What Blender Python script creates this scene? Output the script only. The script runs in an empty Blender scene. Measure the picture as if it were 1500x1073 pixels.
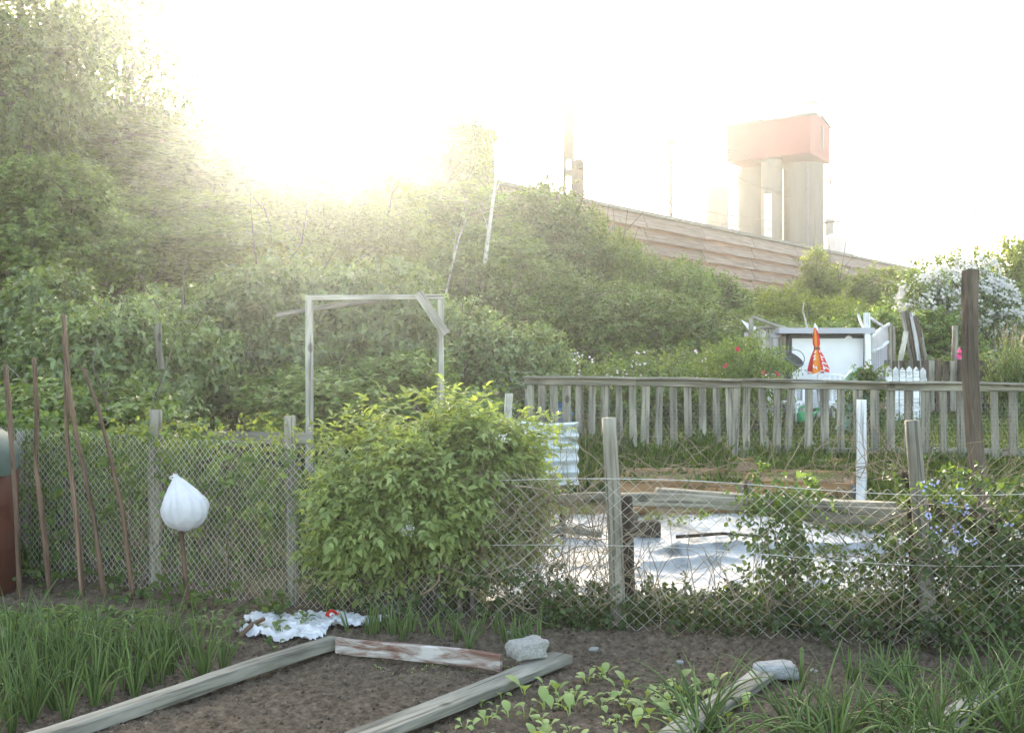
import bpy, math, random
import numpy as np
from mathutils import Vector, Matrix
R = math.radians
sc = bpy.context.scene
col = sc.collection

# ---------------------------------------------------------------- camera, sky, sun, exposure
CAMZ = 1.6
F = 1500.0                                   # focal length in pixels of the 1500 px wide photograph
cam = bpy.data.cameras.new('camera'); co = bpy.data.objects.new('camera', cam); col.objects.link(co)
co.location = (0, 0, CAMZ); co.rotation_euler = (R(90), 0, 0)
cam.lens = 36; cam.sensor_width = 36; cam.clip_start = 0.05; cam.clip_end = 3000
sc.camera = co
SUN_AZ, SUN_EL = R(-15), R(16.3)             # azimuth from +Y, positive to the right
w = bpy.data.worlds.new('World'); sc.world = w; w.use_nodes = True
nt = w.node_tree; bg = nt.nodes['Background']
sky = nt.nodes.new('ShaderNodeTexSky'); sky.sky_type = 'NISHITA'; sky.sun_disc = False
sky.sun_elevation = SUN_EL; sky.sun_rotation = SUN_AZ
sky.air_density = 0.8; sky.dust_density = 2.0; sky.ozone_density = 0.6
nt.links.new(sky.outputs[0], bg.inputs[0]); bg.inputs[1].default_value = 0.14
sl = bpy.data.lights.new('sun', 'SUN'); so = bpy.data.objects.new('sun', sl); col.objects.link(so)
sl.energy = 2.3; sl.angle = R(0.5); sl.color = (1.0, 0.98, 0.95)
sd = Vector((math.sin(SUN_AZ)*math.cos(SUN_EL), math.cos(SUN_AZ)*math.cos(SUN_EL), math.sin(SUN_EL)))
so.rotation_euler = sd.to_track_quat('Z', 'Y').to_euler()
sc.view_settings.view_transform = 'Standard'; sc.view_settings.look = 'None'
sc.view_settings.exposure = 3.2; sc.view_settings.gamma = 1
sc.view_settings.use_white_balance = True; sc.view_settings.white_balance_temperature = 8300; sc.view_settings.white_balance_tint = 6
HAZE_DENSITY, HAZE_G = 0.0019, 0.84
sc.cycles.max_bounces = 8; sc.cycles.diffuse_bounces = 3; sc.cycles.transmission_bounces = 4
sc.cycles.volume_bounces = 0; sc.cycles.transparent_max_bounces = 8

# ---------------------------------------------------------------- helpers
def rs(seed): return np.random.default_rng(seed)
def P(px, py, D):
    """the point at distance D (along +Y) that the photograph shows at pixel px, py"""
    return Vector(((px-750)/F*D, D, CAMZ-(py-536.5)/F*D))
def PX(px, D): return (px-750)/F*D
def sstep(a, b, x):
    t = np.clip((x-a)/(b-a), 0, 1); return t*t*(3-2*t)
_lat = rs(7).random((256, 256))
def vnoise(x, y):
    x = np.asarray(x, float); y = np.asarray(y, float)
    xi = np.floor(x).astype(int); yi = np.floor(y).astype(int); fx = x-xi; fy = y-yi
    fx = fx*fx*(3-2*fx); fy = fy*fy*(3-2*fy)
    g = lambda a, b: _lat[a & 255, b & 255]
    return (g(xi, yi)*(1-fx)+g(xi+1, yi)*fx)*(1-fy)+(g(xi, yi+1)*(1-fx)+g(xi+1, yi+1)*fx)*fy
def fbm(x, y, o=4):
    s = 0; a = .5
    for k in range(o):
        s = s+a*(vnoise(x*2**k+k*17.3, y*2**k+k*9.1)-.5); a *= .5
    return s
WN = np.array((0.763, -0.647)); WD = np.array((0.647, 0.763)); W0 = np.array((-6.7, 27.0))   # the barrier's line
def terr(x, y):
    x = np.asarray(x, float); y = np.asarray(y, float)
    b = np.interp(y, [-50, 6.9, 9.4, 11.2, 15, 20], [0, 0, .25, .58, .70, .75])
    s = WN[0]*(x-W0[0])+WN[1]*(y-W0[1])
    e = 1-sstep(1.2, 11.5, s)
    return b*(1-e)+4.7*e + .05*fbm(x*.8, y*.8)*sstep(6.5, 8, y) + .25*fbm(x*.35+9, y*.35)*e
def T(x, y): return float(terr(x, y))
def nrm(a): return a/np.maximum(np.linalg.norm(a, axis=-1, keepdims=True), 1e-9)

def tag(o, label, cat, group=None):
    o['label'] = label; o['category'] = cat
    if group: o['group'] = group
    return o
def thing(name, label, cat, loc, group=None, rz=0):
    o = bpy.data.objects.new(name, None); col.objects.link(o)
    o.location = loc; o.rotation_euler = (0, 0, rz); o.empty_display_size = .1
    return tag(o, label, cat, group)
def link(name, me, mat, parent=None, M=None):
    o = bpy.data.objects.new(name, me); col.objects.link(o)
    if mat is not None and len(me.materials) == 0: me.materials.append(mat)
    if M is None: M = Matrix.Identity(4)
    if parent is not None:
        o.parent = parent
        root = parent; off = Vector((0, 0, 0)); mb = Matrix.Identity(4)
        chain = []
        while root is not None: chain.append(root); root = root.parent
        for c in reversed(chain): mb = mb @ c.matrix_basis
        o.matrix_basis = mb.inverted() @ M
    else:
        o.matrix_basis = M
    return o
def np_mesh(name, V, Fc, smooth=True):
    V = np.asarray(V, np.float32); Fc = np.asarray(Fc, np.int32); k = Fc.shape[1]
    me = bpy.data.meshes.new(name)
    me.vertices.add(len(V)); me.vertices.foreach_set('co', V.ravel())
    me.loops.add(Fc.size); me.loops.foreach_set('vertex_index', Fc.ravel())
    me.polygons.add(len(Fc)); me.polygons.foreach_set('loop_start', np.arange(0, Fc.size, k, dtype=np.int32))
    if smooth: me.polygons.foreach_set('use_smooth', np.ones(len(Fc), bool))
    me.update(calc_edges=True); me.validate(); return me
class MB:
    """collects pieces of ONE mesh"""
    def __init__(s): s.v = []; s.f = []; s.n = 0
    def add(s, V, Fs):
        s.v.extend([tuple(map(float, p)) for p in V]); s.f.extend([tuple(int(i)+s.n for i in f) for f in Fs]); s.n = len(s.v); return s
    def box(s, c, d, M=None):
        V = [Vector((c[0]+sx*d[0]/2, c[1]+sy*d[1]/2, c[2]+sz*d[2]/2)) for sx in (-1, 1) for sy in (-1, 1) for sz in (-1, 1)]
        if M is not None: V = [M @ p for p in V]
        return s.add(V, [(0, 1, 3, 2), (4, 6, 7, 5), (0, 4, 5, 1), (2, 3, 7, 6), (0, 2, 6, 4), (1, 5, 7, 3)])
    def tube(s, pts, r, n=6, cap=True, ry=1.0):
        pts = np.array([tuple(p) for p in pts], float); m = len(pts)
        r = np.broadcast_to(np.asarray(r, float), (m,))
        t = nrm(np.gradient(pts, axis=0)); a = np.array((0, 0, 1.)) if abs(t[0][2]) < .8 else np.array((1., 0, 0))
        V = []; 
        for i in range(m):
            u = a-t[i]*np.dot(a, t[i]); u /= np.linalg.norm(u); v = np.cross(t[i], u); a = u
            for k in range(n):
                th = 2*math.pi*k/n; V.append(pts[i]+r[i]*(math.cos(th)*u+ry*math.sin(th)*v))
        Fs = [(i*n+k, i*n+(k+1) % n, (i+1)*n+(k+1) % n, (i+1)*n+k) for i in range(m-1) for k in range(n)]
        if cap: Fs += [tuple(range(n-1, -1, -1)), tuple((m-1)*n+k for k in range(n))]
        return s.add(V, Fs)
    def lathe(s, prof, n=24, c=(0, 0, 0), cap=True):
        V = [(c[0]+r*math.cos(2*math.pi*k/n), c[1]+r*math.sin(2*math.pi*k/n), c[2]+z) for r, z in prof for k in range(n)]
        Fs = [(i*n+k, i*n+(k+1) % n, (i+1)*n+(k+1) % n, (i+1)*n+k) for i in range(len(prof)-1) for k in range(n)]
        if cap: Fs += [tuple(range(n-1, -1, -1)), tuple((len(prof)-1)*n+k for k in range(n))]
        return s.add(V, Fs)
    def mesh(s, name, smooth=False):
        me = bpy.data.meshes.new(name); me.from_pydata(s.v, [], s.f); me.update()
        if smooth: me.polygons.foreach_set('use_smooth', np.ones(len(me.polygons), bool))
        return me
    def build(s, name, mat, parent=None, M=None, smooth=False): return link(name, s.mesh(name, smooth), mat, parent, M)

_bseed = [100]
def axis_matrix(p0, p1, side=None):
    """local X runs p0 -> p1; local Z is as vertical (or as near to side) as it can be"""
    p0 = Vector(p0); p1 = Vector(p1); x = (p1-p0).normalized()
    z = Vector(side) if side is not None else (Vector((0, 0, 1)) if abs(x.z) < .9 else Vector((0, -1, 0)))
    y = z.cross(x).normalized(); z = x.cross(y)
    return Matrix(((x.x, y.x, z.x, p0.x), (x.y, y.y, z.y, p0.y), (x.z, y.z, z.z, p0.z), (0, 0, 0, 1)))
def board(name, p0, p1, width, thick, mat, parent=None, side=None, rough=.004, ragged=0.0, bow=0.0):
    """sawn board from p0 to p1; width lies along local Z, thickness along local Y; chamfered, slightly crooked"""
    _bseed[0] += 1; r = rs(_bseed[0]); L = (Vector(p1)-Vector(p0)).length; n = max(3, int(L/.12)); n = min(n, 26)
    c = min(width, thick)*.12; hw, ht = width/2, thick/2
    prof = np.array([(-ht+c, -hw), (ht-c, -hw), (ht, -hw+c), (ht, hw-c), (ht-c, hw), (-ht+c, hw), (-ht, hw-c), (-ht, -hw+c)])
    V = []; ph = r.random(6)*9
    for i in range(n+1):
        t = i/n; x = L*t
        wob = np.array((math.sin(t*3.1+ph[0])*rough*2, math.sin(t*4.3+ph[1])*rough*2+bow*math.sin(math.pi*t)))
        for k, q in enumerate(prof):
            e = (r.random()-.5)*ragged*(1 if i in (0, n) else 0)
            d = (r.random(2)-.5)*rough
            V.append((x+e, q[0]+wob[0]+d[0], q[1]+wob[1]+d[1]))
    Fs = [(i*8+k, (i+1)*8+k, (i+1)*8+(k+1) % 8, i*8+(k+1) % 8) for i in range(n) for k in range(8)]
    Fs += [tuple(range(8)), tuple(n*8+k for k in range(7, -1, -1))]
    return MB().add(V, Fs).build(name, mat, parent, axis_matrix(p0, p1, side))
def log(name, pts, r0, r1, mat, parent=None, n=12, rough=.06, seg=14):
    """round post or pole through the points (bends), with an uneven skin; local X along its length"""
    _bseed[0] += 1; r = rs(_bseed[0]); pts = [Vector(p) for p in pts]
    M = axis_matrix(pts[0], pts[-1]); Mi = M.inverted(); q = np.array([tuple(Mi @ p) for p in pts])
    xs = np.linspace(0, q[-1, 0], seg+1); V = []; ph = r.random(8)*6.28
    for i, x in enumerate(xs):
        cy = np.interp(x, q[:, 0], q[:, 1]); cz = np.interp(x, q[:, 0], q[:, 2]); t = i/seg; rad = r0+(r1-r0)*t
        for k in range(n):
            th = 2*math.pi*k/n
            rr = rad*(1+rough*(math.sin(2*th+ph[0]+t*2)+.6*math.sin(3*th+ph[1]-t*5)+.5*math.sin(9*t+ph[2]))+rough*.5*(r.random()-.5))
            V.append((x+(rough*rad*2*(r.random()-.5) if i == seg else 0), cy+rr*math.cos(th), cz+rr*math.sin(th)))
    Fs = [(i*n+k, (i+1)*n+k, (i+1)*n+(k+1) % n, i*n+(k+1) % n) for i in range(seg) for k in range(n)]
    V.append((xs[0], q[0, 1], q[0, 2])); V.append((xs[-1]+r1*.1, q[-1, 1], q[-1, 2])); a, b = len(V)-2, len(V)-1
    Fs += [(a, k, (k+1) % n) for k in range(n)]+[(b, seg*n+(k+1) % n, seg*n+k) for k in range(n)]
    o = MB().add(V, Fs).build(name, mat, parent, M, smooth=True); return o

# ---------------------------------------------------------------- materials
def newmat(name):
    m = bpy.data.materials.new(name); m.use_nodes = True; t = m.node_tree
    return m, t, t.nodes['Principled BSDF'], t.nodes['Material Output']
def ramp(t, stops):
    r = t.nodes.new('ShaderNodeValToRGB'); e = r.color_ramp.elements
    while len(e) < len(stops): e.new(.5)
    for k, (p, c) in enumerate(stops): e[k].position = p; e[k].color = (*c, 1)
    return r
def surf(name, stops, scale=6.0, stretch=(1, 1, 1), rough=.8, bump=.3, detail=6, dist=.3, spec=.3, metal=0.0, bscale=None, bdist=.01, objvar=0.0, lo=.3, hi=.7):
    """noise-coloured surface in object coordinates"""
    m, t, b, out = newmat(name); N = t.nodes; L = t.links
    tc = N.new('ShaderNodeTexCoord'); mp = N.new('ShaderNodeMapping'); mp.inputs['Scale'].default_value = stretch
    L.new(tc.outputs['Object'], mp.inputs[0])
    vec = mp.outputs[0]
    if objvar:
        oi = N.new('ShaderNodeObjectInfo'); ad = N.new('ShaderNodeVectorMath'); ad.operation = 'MULTIPLY_ADD'
        L.new(oi.outputs['Random'], ad.inputs[0]); ad.inputs[1].default_value = (37, 53, 71); L.new(mp.outputs[0], ad.inputs[2]); vec = ad.outputs[0]
    n = N.new('ShaderNodeTexNoise'); n.inputs['Scale'].default_value = scale; n.inputs['Detail'].default_value = detail; n.inputs['Distortion'].default_value = dist
    n.inputs['Roughness'].default_value = .62
    L.new(vec, n.inputs['Vector'])
    k = len(stops); rp = ramp(t, [(lo+(hi-lo)*i/max(1, k-1), c) for i, c in enumerate(stops)])
    L.new(n.outputs[0], rp.inputs[0]); c = rp.outputs[0]
    if objvar:
        hs = N.new('ShaderNodeHueSaturation'); mr = N.new('ShaderNodeMapRange'); mr.inputs[3].default_value = 1-objvar; mr.inputs[4].default_value = 1+objvar
        L.new(oi.outputs['Random'], mr.inputs[0]); L.new(mr.outputs[0], hs.inputs['Value']); L.new(c, hs.inputs['Color']); c = hs.outputs[0]
    L.new(c, b.inputs['Base Color'])
    b.inputs['Roughness'].default_value = rough; b.inputs['Specular IOR Level'].default_value = spec; b.inputs['Metallic'].default_value = metal
    if bump:
        n2 = N.new('ShaderNodeTexNoise'); n2.inputs['Scale'].default_value = bscale or scale*2.5; n2.inputs['Detail'].default_value = 6; L.new(vec, n2.inputs['Vector'])
        bp = N.new('ShaderNodeBump'); bp.inputs['Strength'].default_value = bump; bp.inputs['Distance'].default_value = bdist
        L.new(n2.outputs[0], bp.inputs['Height']); L.new(bp.outputs[0], b.inputs['Normal'])
    return m
def wood(name, stops, rough=.85, objvar=.18, g=1.0):
    m = surf(name, stops, scale=7*g, stretch=(.12, 1.6, 1.6), rough=rough, bump=.7, bscale=24*g, bdist=.008, objvar=objvar, dist=1.2, lo=.28, hi=.72)
    t = m.node_tree; N = t.nodes; L = t.links; bs = N['Principled BSDF']; src = bs.inputs['Base Color'].links[0].from_socket; vec = N['Noise Texture'].inputs['Vector'].links[0].from_socket
    def mul(fac_lo, lo, hi, scale, st, detail=4, dist=.0):
        nonlocal src
        mp = N.new('ShaderNodeMapping'); mp.inputs['Scale'].default_value = st; L.new(vec, mp.inputs[0])
        n = N.new('ShaderNodeTexNoise'); n.inputs['Scale'].default_value = scale; n.inputs['Detail'].default_value = detail; n.inputs['Distortion'].default_value = dist; L.new(mp.outputs[0], n.inputs['Vector'])
        mr = N.new('ShaderNodeMapRange'); mr.inputs[1].default_value = lo; mr.inputs[2].default_value = hi; mr.inputs[3].default_value = fac_lo; mr.inputs[4].default_value = 1.06; L.new(n.outputs[0], mr.inputs[0])
        mx = N.new('ShaderNodeMix'); mx.data_type = 'RGBA'; mx.blend_type = 'MULTIPLY'; mx.inputs[0].default_value = 1; L.new(src, mx.inputs[6]); L.new(mr.outputs[0], mx.inputs[7]); src = mx.outputs[2]
    mul(.5, .36, .44, 30*g, (.35, 1, 1), 3)               # drying cracks along the grain
    mul(.55, .35, .60, 4*g, (3, .8, .8), 5, .6)            # stains and damp
    v = N.new('ShaderNodeTexVoronoi'); v.inputs['Scale'].default_value = 3.2*g; mp = N.new('ShaderNodeMapping'); mp.inputs['Scale'].default_value = (8, 1, 1); L.new(vec, mp.inputs[0]); L.new(mp.outputs[0], v.inputs['Vector'])
    mr = N.new('ShaderNodeMapRange'); mr.inputs[1].default_value = .10; mr.inputs[2].default_value = .17; mr.inputs[3].default_value = .42; mr.inputs[4].default_value = 1; L.new(v.outputs['Distance'], mr.inputs[0])
    mx = N.new('ShaderNodeMix'); mx.data_type = 'RGBA'; mx.blend_type = 'MULTIPLY'; mx.inputs[0].default_value = 1; L.new(src, mx.inputs[6]); L.new(mr.outputs[0], mx.inputs[7])
    L.new(mx.outputs[2], bs.inputs['Base Color']); return m
def leafmat(name, dark, light, trans=.42, rough=.5, spec=.35, objvar=.2, tint=(1.25, 1.25, .55)):
    """two-sided leaf: diffuse + light let through; each leaf its own shade"""
    m, t, b, out = newmat(name); N = t.nodes; L = t.links
    g = N.new('ShaderNodeNewGeometry'); rp = ramp(t, [(0, dark), (.55, tuple((a+c)/2 for a, c in zip(dark, light))), (1, light)])
    L.new(g.outputs['Random Per Island'], rp.inputs[0])
    oi = N.new('ShaderNodeObjectInfo'); hs = N.new('ShaderNodeHueSaturation'); mr = N.new('ShaderNodeMapRange')
    mr.inputs[3].default_value = 1-objvar; mr.inputs[4].default_value = 1+objvar
    L.new(oi.outputs['Random'], mr.inputs[0]); L.new(mr.outputs[0], hs.inputs['Value']); L.new(rp.outputs[0], hs.inputs['Color'])
    L.new(hs.outputs[0], b.inputs['Base Color']); b.inputs['Roughness'].default_value = rough; b.inputs['Specular IOR Level'].default_value = spec
    tr = N.new('ShaderNodeBsdfTranslucent'); mx = N.new('ShaderNodeMix'); mx.data_type = 'RGBA'; mx.blend_type = 'MULTIPLY'; mx.inputs[0].default_value = 1
    L.new(hs.outputs[0], mx.inputs[6]); mx.inputs[7].default_value = (*[x*1.3 for x in tint], 1); L.new(mx.outputs[2], tr.inputs[0])
    ms = N.new('ShaderNodeMixShader'); ms.inputs[0].default_value = trans
    L.new(b.outputs[0], ms.inputs[1]); L.new(tr.outputs[0], ms.inputs[2]); L.new(ms.outputs[0], out.inputs[0])
    return m
MAT = {}
MAT['grey_wood'] = wood('weathered_grey_wood', [(.10, .088, .070), (.26, .238, .192), (.35, .323, .268)])
MAT['brown_wood'] = wood('weathered_brown_wood', [(.032, .023, .017), (.10, .075, .055), (.17, .13, .10)])
MAT['dark_wood'] = wood('dark_wet_wood', [(.02, .014, .011), (.055, .038, .028), (.09, .065, .05)])
MAT['pale_wood'] = wood('pale_bare_wood', [(.22, .20, .165), (.41, .385, .33), (.52, .495, .43)])
MAT['orange_wood'] = wood('fresh_orange_wood', [(.26, .13, .06), (.42, .24, .12), (.52, .33, .19)])
MAT['plank'] = wood('garden_plank_wood', [(.10, .092, .074), (.25, .235, .195), (.35, .33, .285)])
MAT['white_wood'] = wood('white_painted_wood', [(.62, .60, .58), (.74, .74, .76), (.80, .80, .82)], rough=.6, objvar=.05)
MAT['stick'] = wood('bark_stick', [(.07, .04, .028), (.16, .095, .065), (.23, .15, .11)])
MAT['bark'] = surf('tree_bark', [(.05, .04, .03), (.12, .10, .08), (.18, .15, .12)], scale=8, stretch=(1, 1, .25), bump=.6)
MAT['pale_bark'] = surf('pale_bark', [(.22, .20, .17), (.45, .43, .39), (.55, .53, .5)], scale=10, bump=.4)
MAT['red_paint'] = surf('peeling_red_paint', [(.12, .055, .04), (.20, .11, .085), (.35, .30, .27), (.50, .46, .44)], scale=5, stretch=(.5, 1.5, 3), bump=.4, dist=1.2, lo=.36, hi=.62)
MAT['white_plastic'] = surf('white_plastic', [(.72, .72, .74), (.80, .80, .82)], scale=2, rough=.35, bump=0, spec=.5)
MAT['wire'] = surf('galvanised_wire', [(.45, .42, .38), (.74, .72, .68)], scale=9, rough=.35, bump=0, spec=.6, metal=.35)
MAT['rusty_wire'] = surf('rusty_wire', [(.20, .15, .11), (.42, .39, .35), (.60, .58, .54)], scale=5, rough=.5, bump=0, spec=.5, metal=.25)
MAT['thin_wire'] = surf('dull_thin_wire', [(.20, .19, .17), (.36, .35, .32)], scale=9, rough=.5, bump=0, metal=.3)
MAT['stone'] = surf('grey_stone', [(.17, .165, .15), (.30, .29, .27), (.38, .37, .35)], scale=14, bump=.6, bdist=.008)
MAT['white_stone'] = surf('pale_stone', [(.20, .20, .195), (.31, .31, .305), (.38, .38, .375)], scale=9, bump=.6, bdist=.008)
MAT['concrete'] = surf('silo_concrete', [(.095, .088, .08), (.125, .118, .11), (.15, .143, .135)], scale=.5, stretch=(1, 1, .15), bump=.1, rough=.9)
MAT['white_metal'] = surf('white_cladding', [(.36, .36, .40), (.46, .46, .50)], scale=.4, bump=0, rough=.6)
MAT['grey_metal'] = surf('grey_steel', [(.10, .105, .12), (.17, .175, .195)], scale=3, bump=0, rough=.5, metal=.2)
MAT['mast_steel'] = surf('mast_steel', [(.035, .036, .042), (.06, .062, .07)], scale=3, bump=0, rough=.6)
MAT['dark_metal'] = surf('dark_steel', [(.035, .035, .035), (.08, .08, .08)], scale=3, bump=0, rough=.5)
MAT['red_cladding'] = surf('red_cladding', [(.20, .028, .034), (.245, .042, .05)], scale=.5, bump=0, rough=.7)
MAT['soil'] = surf('garden_soil', [(.038, .026, .017), (.098, .072, .052), (.15, .114, .083), (.24, .19, .145)], scale=26, bump=.9, bscale=90, bdist=.012, rough=.95, lo=.3, hi=.78, spec=.15)
MAT['ground'] = surf('rough_ground', [(.05, .045, .022), (.09, .085, .04), (.16, .13, .075)], scale=3, bump=.6, bscale=25, bdist=.03, rough=.95, spec=.1)
MAT['mulch'] = surf('dry_mulch', [(.12, .07, .035), (.26, .17, .10), (.36, .26, .17)], scale=14, bump=.8, bscale=40, bdist=.02, rough=.95)
MAT['onion'] = leafmat('onion_leaf', (.07, .115, .035), (.16, .23, .07), trans=.25, rough=.38, objvar=.15, tint=(1, 1.1, .6))
MAT['seedling'] = leafmat('seedling_leaf', (.16, .23, .07), (.30, .38, .14), trans=.3, rough=.5, objvar=.12)
MAT['elder'] = leafmat('elder_leaf', (.15, .205, .07), (.33, .395, .15), trans=.45, objvar=0, tint=(1.2, 1.2, .55))
MAT['vine'] = leafmat('vine_leaf', (.055, .10, .03), (.15, .22, .07), trans=.42)
MAT['ivy'] = leafmat('ground_ivy_leaf', (.035, .06, .02), (.09, .13, .045), trans=.3)
MAT['hedge'] = leafmat('hedge_leaf', (.085, .13, .055), (.24, .32, .14), trans=.36, spec=.5, rough=.42)  # leaf tones lightened to replace part of the glare veil
MAT['shrub'] = leafmat('shrub_leaf', (.07, .12, .03), (.20, .28, .08), trans=.36, spec=.5, rough=.42)
MAT['tree'] = leafmat('tree_leaf', (.055, .09, .035), (.16, .23, .08), trans=.36, spec=.5, rough=.42)
MAT['yellow'] = leafmat('yellowish_leaf', (.11, .15, .03), (.25, .30, .075), trans=.45)
MAT['grass'] = leafmat('grass_blade', (.07, .12, .03), (.20, .24, .08), trans=.4)
MAT['dry'] = surf('dry_stems', [(.13, .09, .055), (.26, .195, .13), (.36, .29, .21)], scale=5, bump=0)
MAT['petal'] = leafmat('white_petal', (.50, .48, .46), (.72, .70, .69), trans=.3, tint=(1, 1, 1), objvar=0)
MAT['pink'] = leafmat('pink_petal', (.68, .58, .64), (.80, .72, .78), trans=.35, tint=(1, 1, 1), objvar=0)
MAT['red_petal'] = leafmat('red_petal', (.50, .03, .06), (.65, .06, .12), trans=.3, tint=(1, 1, 1), objvar=0)
MAT['magenta'] = leafmat('magenta_petal', (.55, .03, .22), (.70, .10, .36), trans=.3, tint=(1, 1, 1), objvar=0)
MAT['blue_petal'] = leafmat('blue_petal', (.22, .25, .52), (.36, .40, .68), trans=.3, tint=(1, 1, 1), objvar=0)
MAT['barrier'] = surf('barrier_timber', [(.16, .105, .08), (.29, .21, .17), (.38, .30, .25)], scale=2.2, stretch=(.35, 1, 9), bump=.6, bscale=14, bdist=.03, rough=.9, objvar=.12)
MAT['cap'] = surf('barrier_cap', [(.15, .14, .12), (.24, .22, .20)], scale=2, bump=.2)
MAT['green_plastic'] = surf('green_plastic', [(.02, .32, .12), (.03, .38, .15)], scale=2, rough=.35, bump=0, spec=.5)
MAT['blue_plastic'] = surf('blue_plastic', [(.05, .16, .36), (.08, .21, .42)], scale=2, rough=.4, bump=0, spec=.5)
MAT['orange_cloth'] = surf('orange_cloth', [(.70, .20, .02), (.78, .26, .03)], scale=3, rough=.7, bump=0)
MAT['red_cloth'] = surf('red_cloth', [(.55, .022, .02), (.62, .035, .03)], scale=3, rough=.7, bump=0)
MAT['white_cloth'] = surf('white_cloth', [(.74, .74, .76), (.80, .80, .82)], scale=3, rough=.8, bump=.15)
MAT['green_sheet'] = surf('green_sheet', [(.12, .26, .20), (.22, .38, .30), (.34, .48, .42)], scale=6, rough=.4, bump=.3)
MAT['tarp'] = surf('green_tarpaulin', [(.06, .09, .075), (.11, .145, .125)], scale=4, rough=.55, bump=.3)
MAT['rust'] = surf('red_brown_paint', [(.075, .02, .014), (.12, .034, .022)], scale=4, rough=.6, bump=.2)
MAT['corrugated'] = surf('galvanised_sheet', [(.10, .16, .11), (.38, .43, .39), (.55, .59, .58), (.63, .66, .67)], scale=5, stretch=(1, 1, 1.6), rough=.4, bump=0, spec=.5, metal=.25, dist=1.0, lo=.34, hi=.55)
def sheetmat(name, stops, trans=.25, rough=.35, scale=3, clear=0.0, spot=None, lo=.3, hi=.7):
    m = surf(name, stops, scale=scale, rough=rough, bump=.25, bscale=30, bdist=.01, spec=.5, lo=lo, hi=hi); t = m.node_tree; N = t.nodes; L = t.links
    b = N['Principled BSDF']; src = b.inputs['Base Color'].links[0].from_socket
    if spot:                                   # a round printed mark on the sheet
        tc = N.new('ShaderNodeTexCoord'); 
        def ring(r):
            d = N.new('ShaderNodeVectorMath'); d.operation = 'DISTANCE'; L.new(tc.outputs['Object'], d.inputs[0]); d.inputs[1].default_value = spot[0]
            c = N.new('ShaderNodeMath'); c.operation = 'LESS_THAN'; L.new(d.outputs['Value'], c.inputs[0]); c.inputs[1].default_value = r; return c
        c1, c2 = ring(spot[1]), ring(spot[1]*.42)
        for c, colr in ((c1, spot[2]), (c2, (.75, .74, .74))):
            mx = N.new('ShaderNodeMix'); mx.data_type = 'RGBA'; L.new(c.outputs[0], mx.inputs[0]); L.new(src, mx.inputs[6]); mx.inputs[7].default_value = (*colr, 1); src = mx.outputs[2]
        L.new(src, b.inputs['Base Color'])
    tr = N.new('ShaderNodeBsdfTranslucent'); L.new(src, tr.inputs[0]); ms = N.new('ShaderNodeMixShader'); ms.inputs[0].default_value = trans
    L.new(b.outputs[0], ms.inputs[1]); L.new(tr.outputs[0], ms.inputs[2]); L.new(ms.outputs[0], N['Material Output'].inputs[0]); return m
MAT['bag'] = sheetmat('white_bag_plastic', [(.66, .66, .70), (.80, .80, .84)], trans=.35, scale=7)
b_ = [n for n in MAT['bag'].node_tree.nodes if n.type == 'BUMP'][0]; b_.inputs['Strength'].default_value = .8; b_.inputs['Distance'].default_value = .03; b_.inputs['Height'].links[0].from_node.inputs['Scale'].default_value = 9
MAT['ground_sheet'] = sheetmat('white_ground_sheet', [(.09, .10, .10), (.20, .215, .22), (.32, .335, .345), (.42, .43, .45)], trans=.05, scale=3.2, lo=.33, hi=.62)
MAT['screen'] = sheetmat('translucent_screen', [(.55, .56, .60), (.68, .69, .73)], trans=.4)

# ---------------------------------------------------------------- foliage machinery
LEAF4 = (np.array([(0, 0, 0), (.42, -.5, .16), (.42, .5, .16), (.48, 0, 0), (1, 0, -.16)]), np.array([(0, 3, 1), (0, 2, 3), (3, 4, 1), (3, 2, 4)]))
LEAF8 = (np.array([(0, 0, 0), (.22, -.40, .10), (.25, 0, 0), (.22, .40, .10), (.58, -.42, .08), (.6, 0, -.03), (.58, .42, .08), (1, 0, -.22)]),
         np.array([(0, 2, 1), (0, 3, 2), (1, 2, 5), (1, 5, 4), (2, 3, 6), (2, 6, 5), (4, 5, 7), (5, 6, 7)]))
def leaf_geo(pos, d, up, ln, wd, tpl=LEAF4):
    d = nrm(d); s = nrm(np.cross(up, d)); u = np.cross(d, s); tv, tf = tpl
    ln = np.broadcast_to(np.asarray(ln, float), (len(pos),))[:, None, None]; wd = np.broadcast_to(np.asarray(wd, float), (len(pos),))[:, None, None]
    V = pos[:, None, :]+d[:, None, :]*tv[None, :, 0:1]*ln+s[:, None, :]*tv[None, :, 1:2]*wd+u[:, None, :]*tv[None, :, 2:3]*ln
    Fc = tf[None]+(np.arange(len(pos))*len(tv))[:, None, None]
    return V.reshape(-1, 3), Fc.reshape(-1, 3)
class Geo:
    def __init__(s): s.V = []; s.F = []; s.n = 0
    def add(s, vf):
        V, Fc = vf; s.V.append(V); s.F.append(Fc+s.n); s.n += len(V); return s
    def mesh(s, name, smooth=False): return np_mesh(name, np.concatenate(s.V), np.concatenate(s.F), smooth)
def rvec(r, n): return nrm(r.normal(size=(n, 3)))
UP = np.array((0, 0, 1.))
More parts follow.
